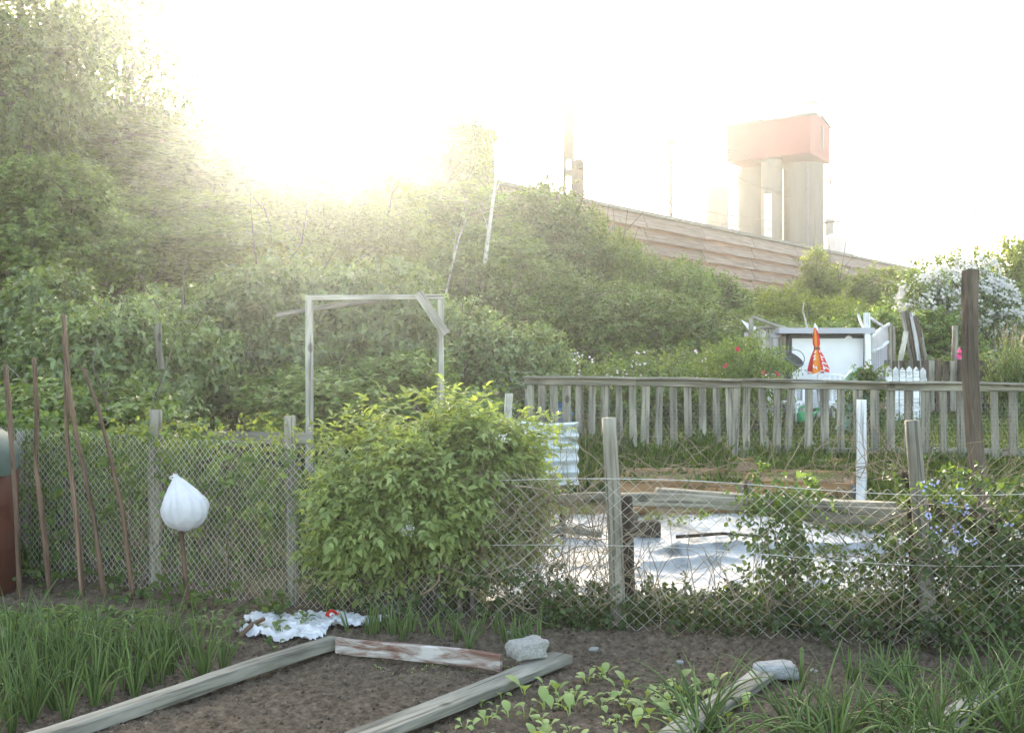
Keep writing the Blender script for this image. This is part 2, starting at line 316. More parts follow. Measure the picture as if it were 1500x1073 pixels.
def shoots(r, O, D, L, n, ll, ratio=.55, sag=.25, droop=.3, spread=(.6, 1.2), tpl=LEAF4, compound=0, face=.35):
    """leaves set round S shoots (origin O, direction D, length L), n leaves each"""
    S = len(O); D = nrm(D); L = np.broadcast_to(np.asarray(L, float), (S,))[:, None]
    t = ((np.arange(n)[None]+r.random((S, n)))/n)
    pos = O[:, None]+D[:, None]*(L*t)[..., None]-UP*(sag*L*t*t)[..., None]
    tan = nrm(D[:, None]-UP*(2*sag*t)[..., None]).reshape(-1, 3)
    a = nrm(np.cross(tan, np.repeat(rvec(r, S), n, 0))); b = np.cross(tan, a)
    phi = (np.arange(n)[None]*2.4+r.random((S, 1))*6.28+r.normal(size=(S, n))*.3).ravel()
    rad = a*np.cos(phi)[:, None]+b*np.sin(phi)[:, None]; ang = r.uniform(*spread, size=S*n)
    d = nrm(tan*np.cos(ang)[:, None]+rad*np.sin(ang)[:, None]-UP*(droop*r.random(S*n))[:, None])
    up = nrm(UP*.9+tan*face+rvec(r, S*n)*.75)
    ln = ll*r.uniform(.6, 1.15, S*n)*(1-.35*t.ravel())
    pos = pos.reshape(-1, 3)
    if not compound: return leaf_geo(pos, d, up, ln, ln*ratio, tpl)
    g = Geo(); s = nrm(np.cross(up, d)); k = (compound-1)//2
    for j in range(k):
        f = .55+1.0*j
        for sg in (-1, 1):
            p = pos+d*(ln*f)[:, None]; dd = d*.62+s*sg*.8-UP*.15+rvec(r, len(d))*.12
            g.add(leaf_geo(p, dd, up+rvec(r, len(d))*.2, ln*r.uniform(.8, 1.1, len(d)), ln*ratio, tpl))
    g.add(leaf_geo(pos+d*(ln*(.55+1.0*(k-1)+.35))[:, None], d-UP*.25, up, ln*1.15, ln*ratio*1.1, tpl))
    return np.concatenate(g.V), np.concatenate(g.F)
def crown(r, rad, n, lobes=14, core=.62, lsize=(.26, .46), up=.45, inner=.55):
    """shoot origins and directions over a lumpy crown: lobes scattered in an ellipsoid of radii rad, centred at 0"""
    rad = np.array(rad); c = rvec(r, lobes)*(r.random(lobes)**.5)[:, None]*core; ls = r.uniform(*lsize, lobes)
    w_ = ls**2/np.sum(ls**2); k = r.choice(lobes, n, p=w_); d = rvec(r, n)
    depth = r.uniform(inner, 1.0, n)**.6
    p = c[k]+d*(ls[k]*depth)[:, None]
    out = nrm(d*.8+nrm(p)*.5+UP*up+rvec(r, n)*.35)
    return p*rad, out
def bush_mesh(seed, rad, n, L, nl, ll, ratio=.55, lobes=14, core=.62, lsize=(.26, .46), up=.45, sag=.25, droop=.35, tpl=LEAF4):
    r = rs(seed); O, D = crown(r, rad, n, lobes, core, lsize, up, .78)
    O = O+np.array((0, 0, rad[2])); keep = (O[:, 2] > .03) & (r.random(n) < .35+.65*sstep(.1, .9, O[:, 2]/rad[2])); O, D = O[keep], D[keep]
    Ls = r.uniform(.6, 1.2, len(O))*L; k = r.random(len(O)) < .05; Ls[k] *= 2.1; D[k] = D[k]+UP*.9
    return np_mesh('foliage', *shoots(r, O-D*L*.4, D, Ls, nl, ll, ratio, sag, droop, tpl=tpl, face=.9), smooth=False)
def branch_mesh(seed, rad, n=7, r0=.035, trunk=0.0, spread=.75):
    """stems fanning out from the base into the crown"""
    r = rs(seed); m = MB()
    top = trunk
    if trunk: m.tube([(0, 0, -.2), (.03, .02, trunk*.5), (0, 0, trunk+.1)], [r0*2.2, r0*1.9, r0*1.6], 8)
    for k in range(n):
        a = 2*math.pi*(k+r.random()*.6)/n; q = spread*r.uniform(.3, 1)
        e = np.array((math.cos(a)*rad[0]*q, math.sin(a)*rad[1]*q, top+(rad[2]*2-top*.3)*r.uniform(.55, .92))); b = np.array((math.cos(a)*.04, math.sin(a)*.04, top-.15 if not trunk else top*r.uniform(.6, 1)))
        mid = (b+e)/2+np.array((0, 0, .12*rad[2]))+r.normal(size=3)*.06*rad[0]
        m.tube([b, (b*2+mid)/3, mid, (mid+e)/2+r.normal(size=3)*.04*rad[0], e], [r0, r0*.85, r0*.6, r0*.4, r0*.15], 6)
        for q2 in range(3):
            f = mid+(e-mid)*r.random(); e2 = f+r.normal(size=3)*np.array(rad)*.25+UP*.15*rad[2]
            m.tube([f, (f+e2)/2+r.normal(size=3)*.03, e2], [r0*.35, r0*.25, r0*.08], 5)
    return m.mesh('branches', True)
def flower_mesh(r, C, Dv, size, petals=5):
    g = Geo()
    for k in range(petals):
        a = nrm(np.cross(Dv, rvec(rs(5), 1))); b = np.cross(Dv, a); th = 2*math.pi*k/petals
        g.add(leaf_geo(C, a*math.cos(th)+b*math.sin(th)+Dv*.35, Dv, size, size*.8))
    return g

# ================================================================ SETTING
def struct(name, me, mat, M=None):
    o = link(name, me, mat, None, M); o['kind'] = 'structure'; return o
def grid(xs, ys, zf, keep=None):
    X, Y = np.meshgrid(xs, ys, indexing='xy'); Z = zf(X, Y)
    V = np.stack([X, Y, Z], -1).reshape(-1, 3); nx, ny = len(xs), len(ys)
    i = (np.arange(ny-1)[:, None]*nx+np.arange(nx-1)[None]).ravel(); Fc = np.stack([i, i+1, i+nx+1, i+nx], 1)
    if keep is not None: Fc = Fc[keep(V[Fc].mean(1))]
    return V, Fc
gx = np.concatenate([[-300, -200, -120, -80], np.linspace(-55, -14, 28), np.linspace(-13, 13, 131), np.linspace(14, 70, 40), [90, 130, 200, 300]])
gy = np.concatenate([[-60, -20, -5, 0, 2, 3], np.linspace(3.3, 20, 120), np.linspace(20.5, 90, 90), [100, 130, 200, 300, 380]])
def zground(X, Y): return terr(X, Y)-.09*sstep(.7, .2, Y-np.interp(X, [-5.6, -3.75, -2.55, -1.47, -.47, .62, 2.33, 4.6], [8.5, 7.72, 7.3, 6.8, 6.5, 6.17, 5.86, 5.55]))*sstep(2.0, 3.4, Y)*(np.abs(X) < 6)
struct('ground', np_mesh('ground', *grid(gx, gy, zground)), MAT['ground'])
# the dug garden soil: clods and crumbs modelled, one sheet
def zsoil(X, Y):
    base = -.035+.05*fbm(X*1.3, Y*1.3, 3)+.05*fbm(X*7, Y*7, 3)+.028*np.maximum(0, fbm(X*26+3, Y*26, 3))*2
    bare = sstep(-.02, .10, (X-(-2.06))*.594-(Y-4.47)*.416) # right of the left plank
    path = sstep(5.75, 6.0, Y)*.05                          # trodden strip beside the fence
    c = .020*np.maximum(0, vnoise(X*60, Y*60)-.55)*2+.014*np.maximum(0, vnoise(X*110, Y*110)-.5)
    return base*(1-.25*bare)+path+c
struct('soil', np_mesh('soil', *grid(np.arange(-4.6, 4.6, .013), np.arange(3.7, 7.75, .014), zsoil, lambda c: c[:, 1] < np.interp(c[:, 0], [-5.6, -3.75, -2.55, -1.47, -.47, .62, 2.33, 4.6], [8.5, 7.72, 7.3, 6.8, 6.5, 6.17, 5.86, 5.55])+.3)), MAT['soil'])
def zs(x, y): return float(zsoil(np.array([x]), np.array([y]))[0])
struct('mulch_ground', np_mesh('mulch', *grid(np.arange(-.6, 4.4, .035), np.arange(8.95, 11.0, .035),
       lambda X, Y: terr(X, Y)+.02+.05*fbm(X*6, Y*6, 4)), smooth=True), MAT['mulch'])

# ---- timber noise barrier along the railway bank
brr = thing('noise_barrier', 'long weathered brown timber noise barrier with shingled boards and grey cap along the railway bank', 'noise barrier', (W0[0], W0[1], 4.4))
BT, PL = 7.6, 4.6
rb = rs(21)
for i in range(-5, 15):
    u0 = i*PL; a = W0+WD*u0; b = W0+WD*(u0+PL-.05)
    M = axis_matrix((a[0], a[1], 4.1), (b[0], b[1], 4.1))
    m = MB(); rows = 7; h = (BT-4.1)/rows
    for k in range(rows):
        z0, z1 = k*h+.02, (k+1)*h+.17; tl = (rb.random()-.5)*.05; n = 6
        V = []
        for q in range(n+1):
            x = (PL-.05)*q/n; wv = .008*math.sin(q*1.7+k+i)+(rb.random()-.5)*.022
            V += [(x, .30, z0+wv+tl*(q/n-.5)), (x, .03, z1), (x, -.03, z1), (x, .22, z0+wv+tl*(q/n-.5))]
        Fs = []
        for q in range(n): 
            for e in range(4): Fs.append((q*4+e, (q+1)*4+e, (q+1)*4+(e+1) % 4, q*4+(e+1) % 4))
        Fs += [(3, 2, 1, 0), (n*4, n*4+1, n*4+2, n*4+3)]
        V = [(x, -y, z) for x, y, z in V]; Fs = [f[::-1] for f in Fs]
        m.add(V, Fs)
    m.build('panel', MAT['barrier'], brr, M)
    MB().box((PL/2, 0, BT-4.1+.13), (PL-.02, .42, .14)).build('cap', MAT['cap'], brr, M)
    MB().box((-.025, .06, (BT-4.1)/2-.3), (.16, .16, BT-4.1+.6)).build('post', MAT['cap'], brr, M)

# ---- silos and plant behind the barrier
def cyl(m, c, r, z0, z1, n=40, cap=0.0):
    p = [(r, z0), (r, z1)]
    if cap: p = [(r, z0), (r, z1-cap), (r*.97, z1-cap*.4), (r*.8, z1), (.01, z1+.02)]
    return m.lathe(p, n, (c[0], c[1], 0), cap=True)
KS = .405; pR = np.array((43.7, 150.0))*KS; ax = np.array((-.836, .547)); pr = np.array((.547, .836))
silo = thing('grain_silo', 'tall twin concrete silo tower carrying a long red box on top', 'silo', (41*KS, 156*KS, 4.6))
ctr = lambda u, v: pR+(ax*u+pr*v)*KS
kz = lambda z: CAMZ+(z-CAMZ)*KS     # height shrunk as the tower moves nearer, so less haze veils it
for u, vv in ((2.7, 5.4), (10.1, 5.4)):
    cyl(MB(), ctr(u, vv), 3.0*KS, 3, kz(32.2)).build('silo_cylinder', MAT['concrete'], silo, smooth=False)
scol = cyl(MB(), ctr(6.3, 1.6), 1.6*KS, 3, kz(33.0), 32, .5).build('slim_cylinder', MAT['concrete'], silo)
# curved white placard on the slim cylinder
cc = ctr(6.3, 1.6); m = MB(); aa = math.atan2(-cc[1], -cc[0])
V = []; 
for k in range(9):
    th = aa-.75+k*.1-.05
    for z in (kz(18.5), kz(27.5)): V += [(cc[0]+1.68*KS*math.cos(th), cc[1]+1.68*KS*math.sin(th), z), (cc[0]+1.61*KS*math.cos(th), cc[1]+1.61*KS*math.sin(th), z)]
Fs = []
for k in range(8):
    i = k*4; Fs += [(i, i+4, i+6, i+2), (i+1, i+3, i+7, i+5), (i+2, i+6, i+7, i+3), (i, i+1, i+5, i+4)]
m.add(V, Fs+[(0, 2, 3, 1), (32, 33, 35, 34)]); m.build('white_placard', MAT['white_metal'], silo)
def q3(u, v, z): p = ctr(u, v); return (p[0], p[1], z)
zb, ze, zr = kz(32.9), kz(38.4), kz(39.2)
m = MB().add([q3(0, 0, zb), q3(12.8, 0, zb), q3(12.8, 10, zb), q3(0, 10, zb), q3(0, 0, ze), q3(12.8, 0, ze), q3(12.8, 10, ze), q3(0, 10, ze), q3(0, 5, zr), q3(12.8, 5, zr)],
  [(0, 3, 2, 1), (0, 1, 5, 4), (2, 3, 7, 6), (0, 4, 8, 7, 3), (1, 2, 6, 9, 5), (4, 5, 9, 8), (7, 8, 9, 6)])
m.build('red_head_house', MAT['red_cladding'], silo)
m = MB(); s_ = .09
for va, za, vb, zb2 in ((-.25, ze-.03, 5, zr+.06), (10.25, ze-.03, 5, zr+.06)):
    m.add([q3(-.2, va, za), q3(13, va, za), q3(13, vb, zb2), q3(-.2, vb, zb2), q3(-.2, va, za+s_), q3(13, va, za+s_), q3(13, vb, zb2+s_), q3(-.2, vb, zb2+s_)],
          [(0, 1, 2, 3), (4, 7, 6, 5), (0, 4, 5, 1), (1, 5, 6, 2), (2, 6, 7, 3), (3, 7, 4, 0)])
m.build('roof', MAT['concrete'], silo)
Mb = Matrix.Translation((pR[0], pR[1], 0)) @ Matrix.Rotation(math.atan2(ax[1], ax[0]), 4, 'Z')
for u in (1.6, 9.8):
    MB().box((u*KS, -3.2*KS, zr+.32), (1.1, .92, .66)).box((u*KS, -3.2*KS, zr+.7), (1.33, 1.15, .10)).box((u*KS, -3.2*KS, zr+.02), (1.5, 1.3, .15)).build('roof_vent', MAT['white_metal'], silo, Mb)
MB().box((-.03, -6.0*KS, kz(36.2)), (.08, .7*KS, 3.4*KS)).build('gable_louvre', MAT['dark_metal'], silo, Mb)
m = MB(); p = ctr(1.2, 2.5); m.tube([(p[0], p[1], 3), (p[0], p[1], kz(31.5))], .07, 6)
for z in np.arange(5, kz(31), 1.0): m.box((p[0], p[1]+.06, z), (.3, .18, .04))
m.build('ladder', MAT['grey_metal'], silo)

def px_thing(px0, px1, py0, py1, D): a = P(px0, py1, D); b = P(px1, py0, D); return (a.x+b.x)/2, (b.x-a.x)/2, b.z
s2 = thing('storage_silo', 'small pale twin storage silo left of the tall red topped silo tower', 'silo', (PX(1060, 78), 79, 4.6))
x, r_, zt = px_thing(1037, 1071, 272, 345, 78); cyl(MB(), (x, 79), r_, 4.4, zt, 32, .7).build('silo_cylinder', MAT['concrete'], s2)
m = MB()
for k in range(3): m.box((x-r_*.6+k*r_*.6, 78.6, zt+.15), (.33, .33, .45))
m.build('roof_vents', MAT['grey_metal'], s2)
MB().box((PX(1076, 79), 79.8, 7), (.62, 1.5, 2*(P(0, 278, 79.8).z-7))).build('lift_shaft', MAT['white_metal'], s2)
s3 = thing('storage_tank', 'low white round tank with lid right of the silo tower', 'tank', (PX(1229, 78), 78, 4.6))
x, r_, zt = px_thing(1207, 1250, 344, 380, 78); cyl(MB(), (x, 78), r_, 4.4, zt, 36, .5).build('tank_shell', MAT['white_metal'], s3)
MB().lathe([(r_*.3, zt-.2), (r_*.3, zt+1.0), (r_*.33, zt+1.0), (r_*.33, zt+1.2), (.01, zt+1.3)], 20, (x-.7, 78, 0)).build('lid', MAT['grey_metal'], s3)

s4 = thing('cement_silo', 'big round silo fading in the glare left of the barrier top', 'silo', (PX(578, 46), 46, 4.6))
x, r_, zt = px_thing(545, 612, 133, 250, 46); cyl(MB(), (x, 47), r_, 4.4, zt, 40, .5).build('silo_cylinder', MAT['concrete'], s4)
MB().lathe([(r_*.4, zt-.2), (r_*.42, zt+.2), (r_*.2, zt+.32)], 24, (x-.2, 47, 0)).build('lid', MAT['concrete'], s4)
MB().lathe([(r_*1.01, zt-1.3), (r_*1.03, zt-1.3), (r_*1.03, zt-1.18), (r_*1.01, zt-1.18)], 40, (x, 47, 0), cap=False).build('ring', MAT['mast_steel'], s4)
s5 = thing('storage_silo', 'narrower capped silo behind the leafy thin tree', 'silo', (PX(634, 49), 50, 4.6))
x, r_, zt = px_thing(618, 652, 136, 250, 49); cyl(MB(), (x, 50), r_, 4.4, zt, 32, .8).build('silo_cylinder', MAT['concrete'], s5)
MB().lathe([(r_*.5, zt-.2), (r_*.5, zt+.4), (r_*.1, zt+.5)], 20, (x, 50, 0)).build('lid', MAT['concrete'], s5)
s6 = thing('factory_hall', 'white ribbed factory hall with sloping roof behind the thin tree', 'building', (PX(660, 44), 45, 4.6))
xa, xb = PX(596, 44), PX(724, 44); za, zc = P(0, 178, 44).z, P(0, 196, 44).z
m = MB().add([(xa, 44, 3), (xb, 44, 3), (xb, 45.4, 3), (xa, 45.4, 3), (xa, 44, za), (xb, 44, zc), (xb, 45.4, zc), (xa, 45.4, za)], [(0, 1, 5, 4), (1, 2, 6, 5), (2, 3, 7, 6), (3, 0, 4, 7), (4, 5, 6, 7), (0, 3, 2, 1)])
m.build('wall', MAT['concrete'], s6)
m = MB()
for k in range(22):
    f = (k+.5)/22; m.box((xa+(xb-xa)*f, 43.96, (4+za+(zc-za)*f)/2), (.07, .09, za+(zc-za)*f-4.2))
m.build('ribs', MAT['concrete'], s6)
M = axis_matrix((xa-.15, 44.7, za+.06), (xb+.15, 44.7, zc+.06)); MB().box(((xb-xa)/2+.15, 0, 0), (xb-xa+.3, 1.8, .12)).build('roof', MAT['mast_steel'], s6, M)
s7 = thing('vent_stack', 'short capped vent stack beside the big faded silo', 'vent', (PX(547, 44), 44, 4.6))
MB().lathe([(.19, 4.4), (.19, P(0, 224, 44).z)], 20, (PX(547, 44), 44, 0)).build('pipe', MAT['concrete'], s7)
zt = P(0, 224, 44).z; MB().lathe([(.32, zt-.16), (.34, zt-.16), (.34, zt+.1), (.2, zt+.22), (.05, zt+.26)], 20, (PX(547, 44), 44, 0)).build('cowl', MAT['concrete'], s7)
s8 = thing('vent_stack', 'tiny vent pipe poking up over the barrier left of the small silos', 'vent', (PX(1022, 75), 75, 4.6))
zt = P(0, 326, 75).z; MB().lathe([(.18, 4.4), (.18, zt-.4), (.26, zt-.4), (.26, zt), (.05, zt+.06)], 14, (PX(1022, 75), 75, 0)).build('pipe', MAT['mast_steel'], s8)

# ---- railway masts, lamp post, wires
def mast(px, top, D, label, full=True):
    x = PX(px, D); zt = P(0, top, D).z; t = thing('railway_mast', label, 'mast', (x, D, 4.6)); h = zt-4.4
    for s in (-1, 1):
        m = MB(); w0, w1 = .22, .09
        m.add([(x+s*w0-.07, D-.12, 4.4), (x+s*w0+.07, D-.12, 4.4), (x+s*w0+.07, D+.12, 4.4), (x+s*w0-.07, D+.12, 4.4),
               (x+s*w1-.065, D-.1, zt), (x+s*w1+.065, D-.1, zt), (x+s*w1+.065, D+.1, zt), (x+s*w1-.065, D+.1, zt)], [(0, 3, 2, 1), (4, 5, 6, 7), (0, 1, 5, 4), (1, 2, 6, 5), (2, 3, 7, 6), (3, 0, 4, 7)])
        m.build('channel', MAT['mast_steel'], t)
    k = 0
    while True:
        z = 5+k*1.05
        if z > zt-.2: break
        f = (z-4.4)/h; ww = .22+( .09-.22)*f
        MB().box((x, D-.02, z), (2*ww+.02, .17, .25 if f < .5 else 1.02)).build('batten_plate', MAT['mast_steel'], t); k += 1
    if full:
        for py in (105, 171):
            z = P(0, py+2, D).z; m = MB().tube([(x-.15, D, z-.15), (x-.35, D, z), (x-.95, D-.05, z+.1 if py < 150 else z+.25)], .025, 6)
            m2 = MB(); 
            for q in range(6): m2.tube([(x-.45-q*.07, D-.02, z+.03+q*.012), (x-.48-q*.07, D-.02, z+.035+q*.012)], .085, 10)
            b = m.build('bracket', MAT['mast_steel'], t); m2.build('insulator', MAT['dark_metal'], b)
        for py in (97, 118):
            z = P(0, py, D).z; b = MB().tube([(x+.1, D, z), (x+.38, D, z)], .03, 6).build('pin_bracket', MAT['mast_steel'], t)
            MB().lathe([(.05, -.16), (.11, -.1), (.06, -.02), (.11, .05), (.05, .14)], 12, (x+.36, D, z)).build('insulator', MAT['dark_metal'], b)
    return t
mast(833, 45, 40.3, 'grey lattice railway mast with insulators standing behind the leafy bushes at the centre')
mast(455, -10, 40, 'faint railway mast drowned in the glare at upper left', False)
xs_ = PX(847.5, 40.8); t = thing('railway_signal', 'dark round topped railway signal board right beside the grey lattice mast', 'signal', (xs_, 40.8, 4.6))
zt = P(0, 233, 40.8).z; hw = .21; V = []
arc = [(hw*math.cos(a), zt-hw+hw*math.sin(a)) for a in np.linspace(0, math.pi, 13)]+[(-hw, zt-2.05), (hw, zt-2.05)]
n = len(arc); m = MB().add([(xs_+p[0], 40.7, p[1]) for p in arc]+[(xs_+p[0], 40.82, p[1]) for p in arc], [tuple(range(n-1, -1, -1)), tuple(range(n, 2*n))]+[(k, (k+1) % n, n+(k+1) % n, n+k) for k in range(n)])
m.build('board', MAT['dark_metal'], t)
m = MB()
for k in range(3): m.tube([(xs_, 40.72, zt-.35-k*.5), (xs_, 40.5, zt-.33-k*.5)], [.1, .11], 12)
m.build('lamp_hood', MAT['dark_metal'], t); MB().tube([(xs_, 40.9, 4.3), (xs_, 40.9, zt-1)], .07, 8).build('pole', MAT['mast_steel'], t)
D = 60; x = PX(983, D); t = thing('lamp_post', 'slim lamp post with cone shaped lantern standing behind the barrier', 'lamp post', (x, D, 4.6)); zt = P(0, 212, D).z
MB().lathe([(.17, 4.4), (.17, 7.2), (.12, 7.3), (.10, zt)], 12, (x, D, 0)).build('pole', MAT['mast_steel'], t, smooth=False)
MB().lathe([(.08, zt-.05), (.28, zt+.22), (.3, zt+.24), (.12, zt+.42), (.05, zt+.46)], 16, (x, D, 0)).build('lantern', MAT['mast_steel'], t)
D = 66; x = PX(1193, D); t = thing('utility_pole', 'thin wooden utility pole with crossarms in front of the tall silo', 'utility pole', (x, D, 4.6)); zt = P(0, 246, D).z
MB().tube([(x, D, 4.3), (x, D, zt)], [.10, .07], 10).build('pole', MAT['bark'], t)
for dz, wd in ((1.0, 2.2),):
    m = MB(); m.box((x, D-.12, zt-dz), (wd, .1, .1)); m.tube([(x, D-.12, zt-dz-.9), (x-wd*.42, D-.12, zt-dz)], .03, 5); m.tube([(x, D-.12, zt-dz-.9), (x+wd*.42, D-.12, zt-dz)], .03, 5); c = m.build('crossarm', MAT['mast_steel'], t)
    for s in (-1, 1): MB().lathe([(.05, 0), (.1, .06), (.06, .14), (.1, .2), (.04, .32)], 10, (x+s*wd*.46, D-.12, zt-dz+.06)).build('insulator', MAT['dark_metal'], c)
for py in (324, 335):
    z = P(0, py, D).z; MB().tube([(x-.05, D-.1, z), (x-.5, D-.1, z), (x-.5, D-.1, z+.25)], .06, 6).build('pin_bracket', MAT['dark_metal'], t)
z = P(0, 325, D).z; MB().tube([(x, D, z-.2), (x+.9, D, z), (x+1.7, D-.1, z-.02)], .06, 6).build('arm', MAT['mast_steel'], t)
D = 110; x = PX(1429, D); t = thing('radio_mast', 'thin red and white lattice mast above the white flowering tree', 'mast', (x, D, 4.6)); zt = P(0, 288, D).z
for q in range(6):
    z0 = 4.5+(zt-4.5)*q/6; z1 = 4.5+(zt-4.5)*(q+1)/6; wq = .3-.04*q; m = MB()
    for a in range(3):
        th = a*2.1; m.tube([(x+wq*math.cos(th), D+wq*math.sin(th), z0), (x+(wq-.04)*math.cos(th), D+(wq-.04)*math.sin(th), z1)], .05, 5)
    for k in range(5):
        zz = z0+(z1-z0)*k/5; 
        for a in range(3): m.tube([(x+wq*math.cos(a*2.1), D+wq*math.sin(a*2.1), zz), (x+wq*math.cos(a*2.1+2.1), D+wq*math.sin(a*2.1+2.1), zz+(z1-z0)/5)], .035, 4)
    m.build('mast_section', MAT['red_cladding'] if q % 2 else MAT['white_metal'], t)
def cable(a, b, sag, label, rad=.013):
    a = Vector(a); b = Vector(b); pts = [a.lerp(b, k/16)-Vector((0, 0, sag*4*(k/16)*(1-k/16))) for k in range(17)]
    tag(MB().tube(pts, rad, 5).build('overhead_wire', MAT['dark_metal']), label, 'wire', 'overhead wires along the railway')
W = 'thin overhead wire running from the lattice mast past the silo front'
for (pa, qa, pb, qb, Da, Db) in ((838, 97, 1184, 253, 40.3, 66), (838, 118, 1200, 255, 40.3, 66), (826, 171, 1190, 282, 40.3, 66), (826, 106, 1192, 300, 40.3, 66)):
    cable(P(pa, qa, Da), P(pb, qb, Db), .7, W)
W = 'thin overhead wire continuing low from the utility pole beyond the silo'
for (pa, qa, pb, qb, Da, Db) in ((1186, 324, 860, 262, 66, 41), (1186, 335, 860, 280, 66, 41), (1215, 324, 1300, 352, 66, 110)):
    cable(P(pa, qa, Da), P(pb, qb, Db), .5, W)

# ================================================================ BUSHES AND TREES OF THE BANK
PROTO = {}
def proto(kind):
    if kind in PROTO: return PROTO[kind]
    a = dict(
        hedge1=lambda: (bush_mesh(1, (1.15, .9, 1.05), 1700, .30, 11, .105, .62, lobes=11, core=.70, lsize=(.26, .44)), branch_mesh(1, (1.1, .9, 1.0), 9, .022)),
        hedge2=lambda: (bush_mesh(2, (1.2, .9, 1.0), 1700, .32, 11, .11, .55, lobes=13, core=.72, lsize=(.22, .42)), branch_mesh(2, (1.1, .9, 1.0), 8, .022)),
        shrub1=lambda: (bush_mesh(3, (1.8, 1.4, 1.6), 2100, .46, 12, .15, .6, lobes=11, core=.72, lsize=(.25, .44)), branch_mesh(3, (1.7, 1.3, 1.6), 9, .035)),
        shrub2=lambda: (bush_mesh(4, (1.7, 1.4, 1.7), 2100, .42, 12, .14, .62, lobes=14, core=.74, lsize=(.2, .40)), branch_mesh(4, (1.7, 1.3, 1.7), 9, .035)),
        shrub3=lambda: (bush_mesh(5, (1.4, 1.2, 2.1), 2000, .5, 12, .145, .52, lobes=13, core=.74, lsize=(.2, .40), up=.8), branch_mesh(5, (1.3, 1.2, 2.1), 8, .035)),
        fine1=lambda: (bush_mesh(6, (1.8, 1.4, 1.3), 2600, .36, 12, .10, .52, lobes=17, core=.76, lsize=(.18, .36)), branch_mesh(6, (1.7, 1.3, 1.3), 9, .03)),
        low1=lambda: (bush_mesh(7, (1.1, .7, .55), 1000, .30, 10, .06, .6, lobes=16), branch_mesh(7, (1.0, .7, .5), 8, .014)))
    PROTO[kind] = a[kind](); return PROTO[kind]
def bush(name, kind, px, top, D, wpx, mat, label, cat='bush', group='bushes on the railway bank', depth=None, extra=None, sink=.15):
    fo, br = proto(kind); x = PX(px, D); g = T(x, D)-sink; h = P(0, top, D).z-g; wd = wpx/F*D
    V = np.empty(len(fo.vertices)*3, np.float32); fo.vertices.foreach_get('co', V); V = V.reshape(-1, 3)
    q = np.percentile(V, (1.5, 98.5), axis=0); sx = wd/(q[1][0]-q[0][0]); sz = h/np.percentile(V[:, 2], 99.5)
    t = thing(name, label, cat, (x, D, g), group)
    rz = random.Random(px*7+top).uniform(-.6, .6)+(math.pi if (px+top) % 2 else 0)
    sy = depth/(q[1][1]-q[0][1]) if depth else max(.8, min(sx, 1.3))
    t.rotation_euler = (0, 0, rz); t.scale = (sx, sy, sz)
    for nm, me, mt in (('foliage', fo, mat), ('branches', br, MAT['bark'])):
        o = bpy.data.objects.new(nm, me); col.objects.link(o); o.parent = t
        if not me.materials: me.materials.append(None)
        o.material_slots[0].link = 'OBJECT'; o.material_slots[0].material = mt
    return t
H, S_, Y_, TR = MAT['hedge'], MAT['shrub'], MAT['yellow'], MAT['tree']
hg = 'hedge shrubs behind the garden fence'
bush('hedge_shrub', 'hedge1', 30, 400, 11.0, 300, H, 'leafy hedge bush at the left edge behind the five bean poles', 'bush', hg)
bush('hedge_shrub', 'hedge2', 185, 445, 10.3, 280, H, 'leafy hedge bush standing behind the white bag on its stick', 'bush', hg)
bush('hedge_shrub', 'hedge2', 100, 560, 8.9, 330, S_, 'low lighter bush just behind the wire fence at left', 'bush', hg)
bush('hedge_shrub', 'hedge1', 335, 395, 12.0, 300, H, 'tall hedge bush just left of the wooden gateway frame', 'bush', hg)
bush('hedge_shrub', 'hedge2', 470, 385, 13.0, 290, H, 'pale hedge bush filling the left half of the wooden gateway frame', 'bush', hg)
bush('hedge_shrub', 'hedge1', 590, 425, 13.4, 240, H, 'hedge bush seen through the right half of the wooden gateway frame', 'bush', hg)
bush('hedge_shrub', 'hedge2', 700, 475, 12.9, 200, H, 'hedge bush between the gateway frame and the picket railing', 'bush', hg)
bush('hedge_shrub', 'hedge1', 560, 520, 11.3, 330, S_, 'lower bush at the foot of the gateway frame behind the elder', 'bush', hg)
bush('bank_shrub', 'shrub1', 40, 235, 16, 330, S_, 'big bush on the bank at the left edge under the tall tree')
bush('bank_shrub', 'shrub2', 215, 285, 18, 330, S_, 'broad bush on the bank below the tall tree crown')
bush('bank_shrub', 'shrub2', 120, 160, 20.5, 330, TR, 'dark dense bush filling in under the tall tree at upper left')
bush('bank_shrub', 'shrub3', 275, 200, 23.5, 230, TR, 'hazy bush reaching the barrier top beneath the sun glare')
bush('bank_shrub', 'shrub1', 400, 275, 20, 260, Y_, 'pale sunlit bush on the bank in the brightest glare')
bush('bank_shrub', 'shrub3', 520, 265, 21, 190, Y_, 'pale pointed bush on the bank above the gateway frame')
bush('bank_shrub', 'shrub2', 640, 270, 23, 230, S_, 'bush on the bank around the foot of the thin tree')
bush('bank_shrub', 'shrub3', 785, 262, 25, 190, TR, 'dark upright bush on the bank just left of the lattice mast')
bush('bank_shrub', 'shrub1', 690, 370, 19.5, 260, S_, 'bush on the bank behind the leaning pale dead trunk')
bush('bank_shrub', 'shrub3', 893, 315, 28, 110, Y_, 'narrow bush standing against the left end of the visible barrier')
bush('bank_shrub', 'fine1', 950, 365, 26, 210, S_, 'rounded fine leaved bush in front of the barrier under the lamp post')
bush('bank_shrub', 'fine1', 850, 395, 21, 280, S_, 'wide fine leaved bush low on the bank left of centre of the railing')
bush('bank_shrub', 'shrub2', 1035, 400, 29, 150, S_, 'bush in front of the barrier left of the shed')
bush('bank_shrub', 'fine1', 1000, 435, 20.5, 280, S_, 'wide bush low on the bank above the bramble hedge')
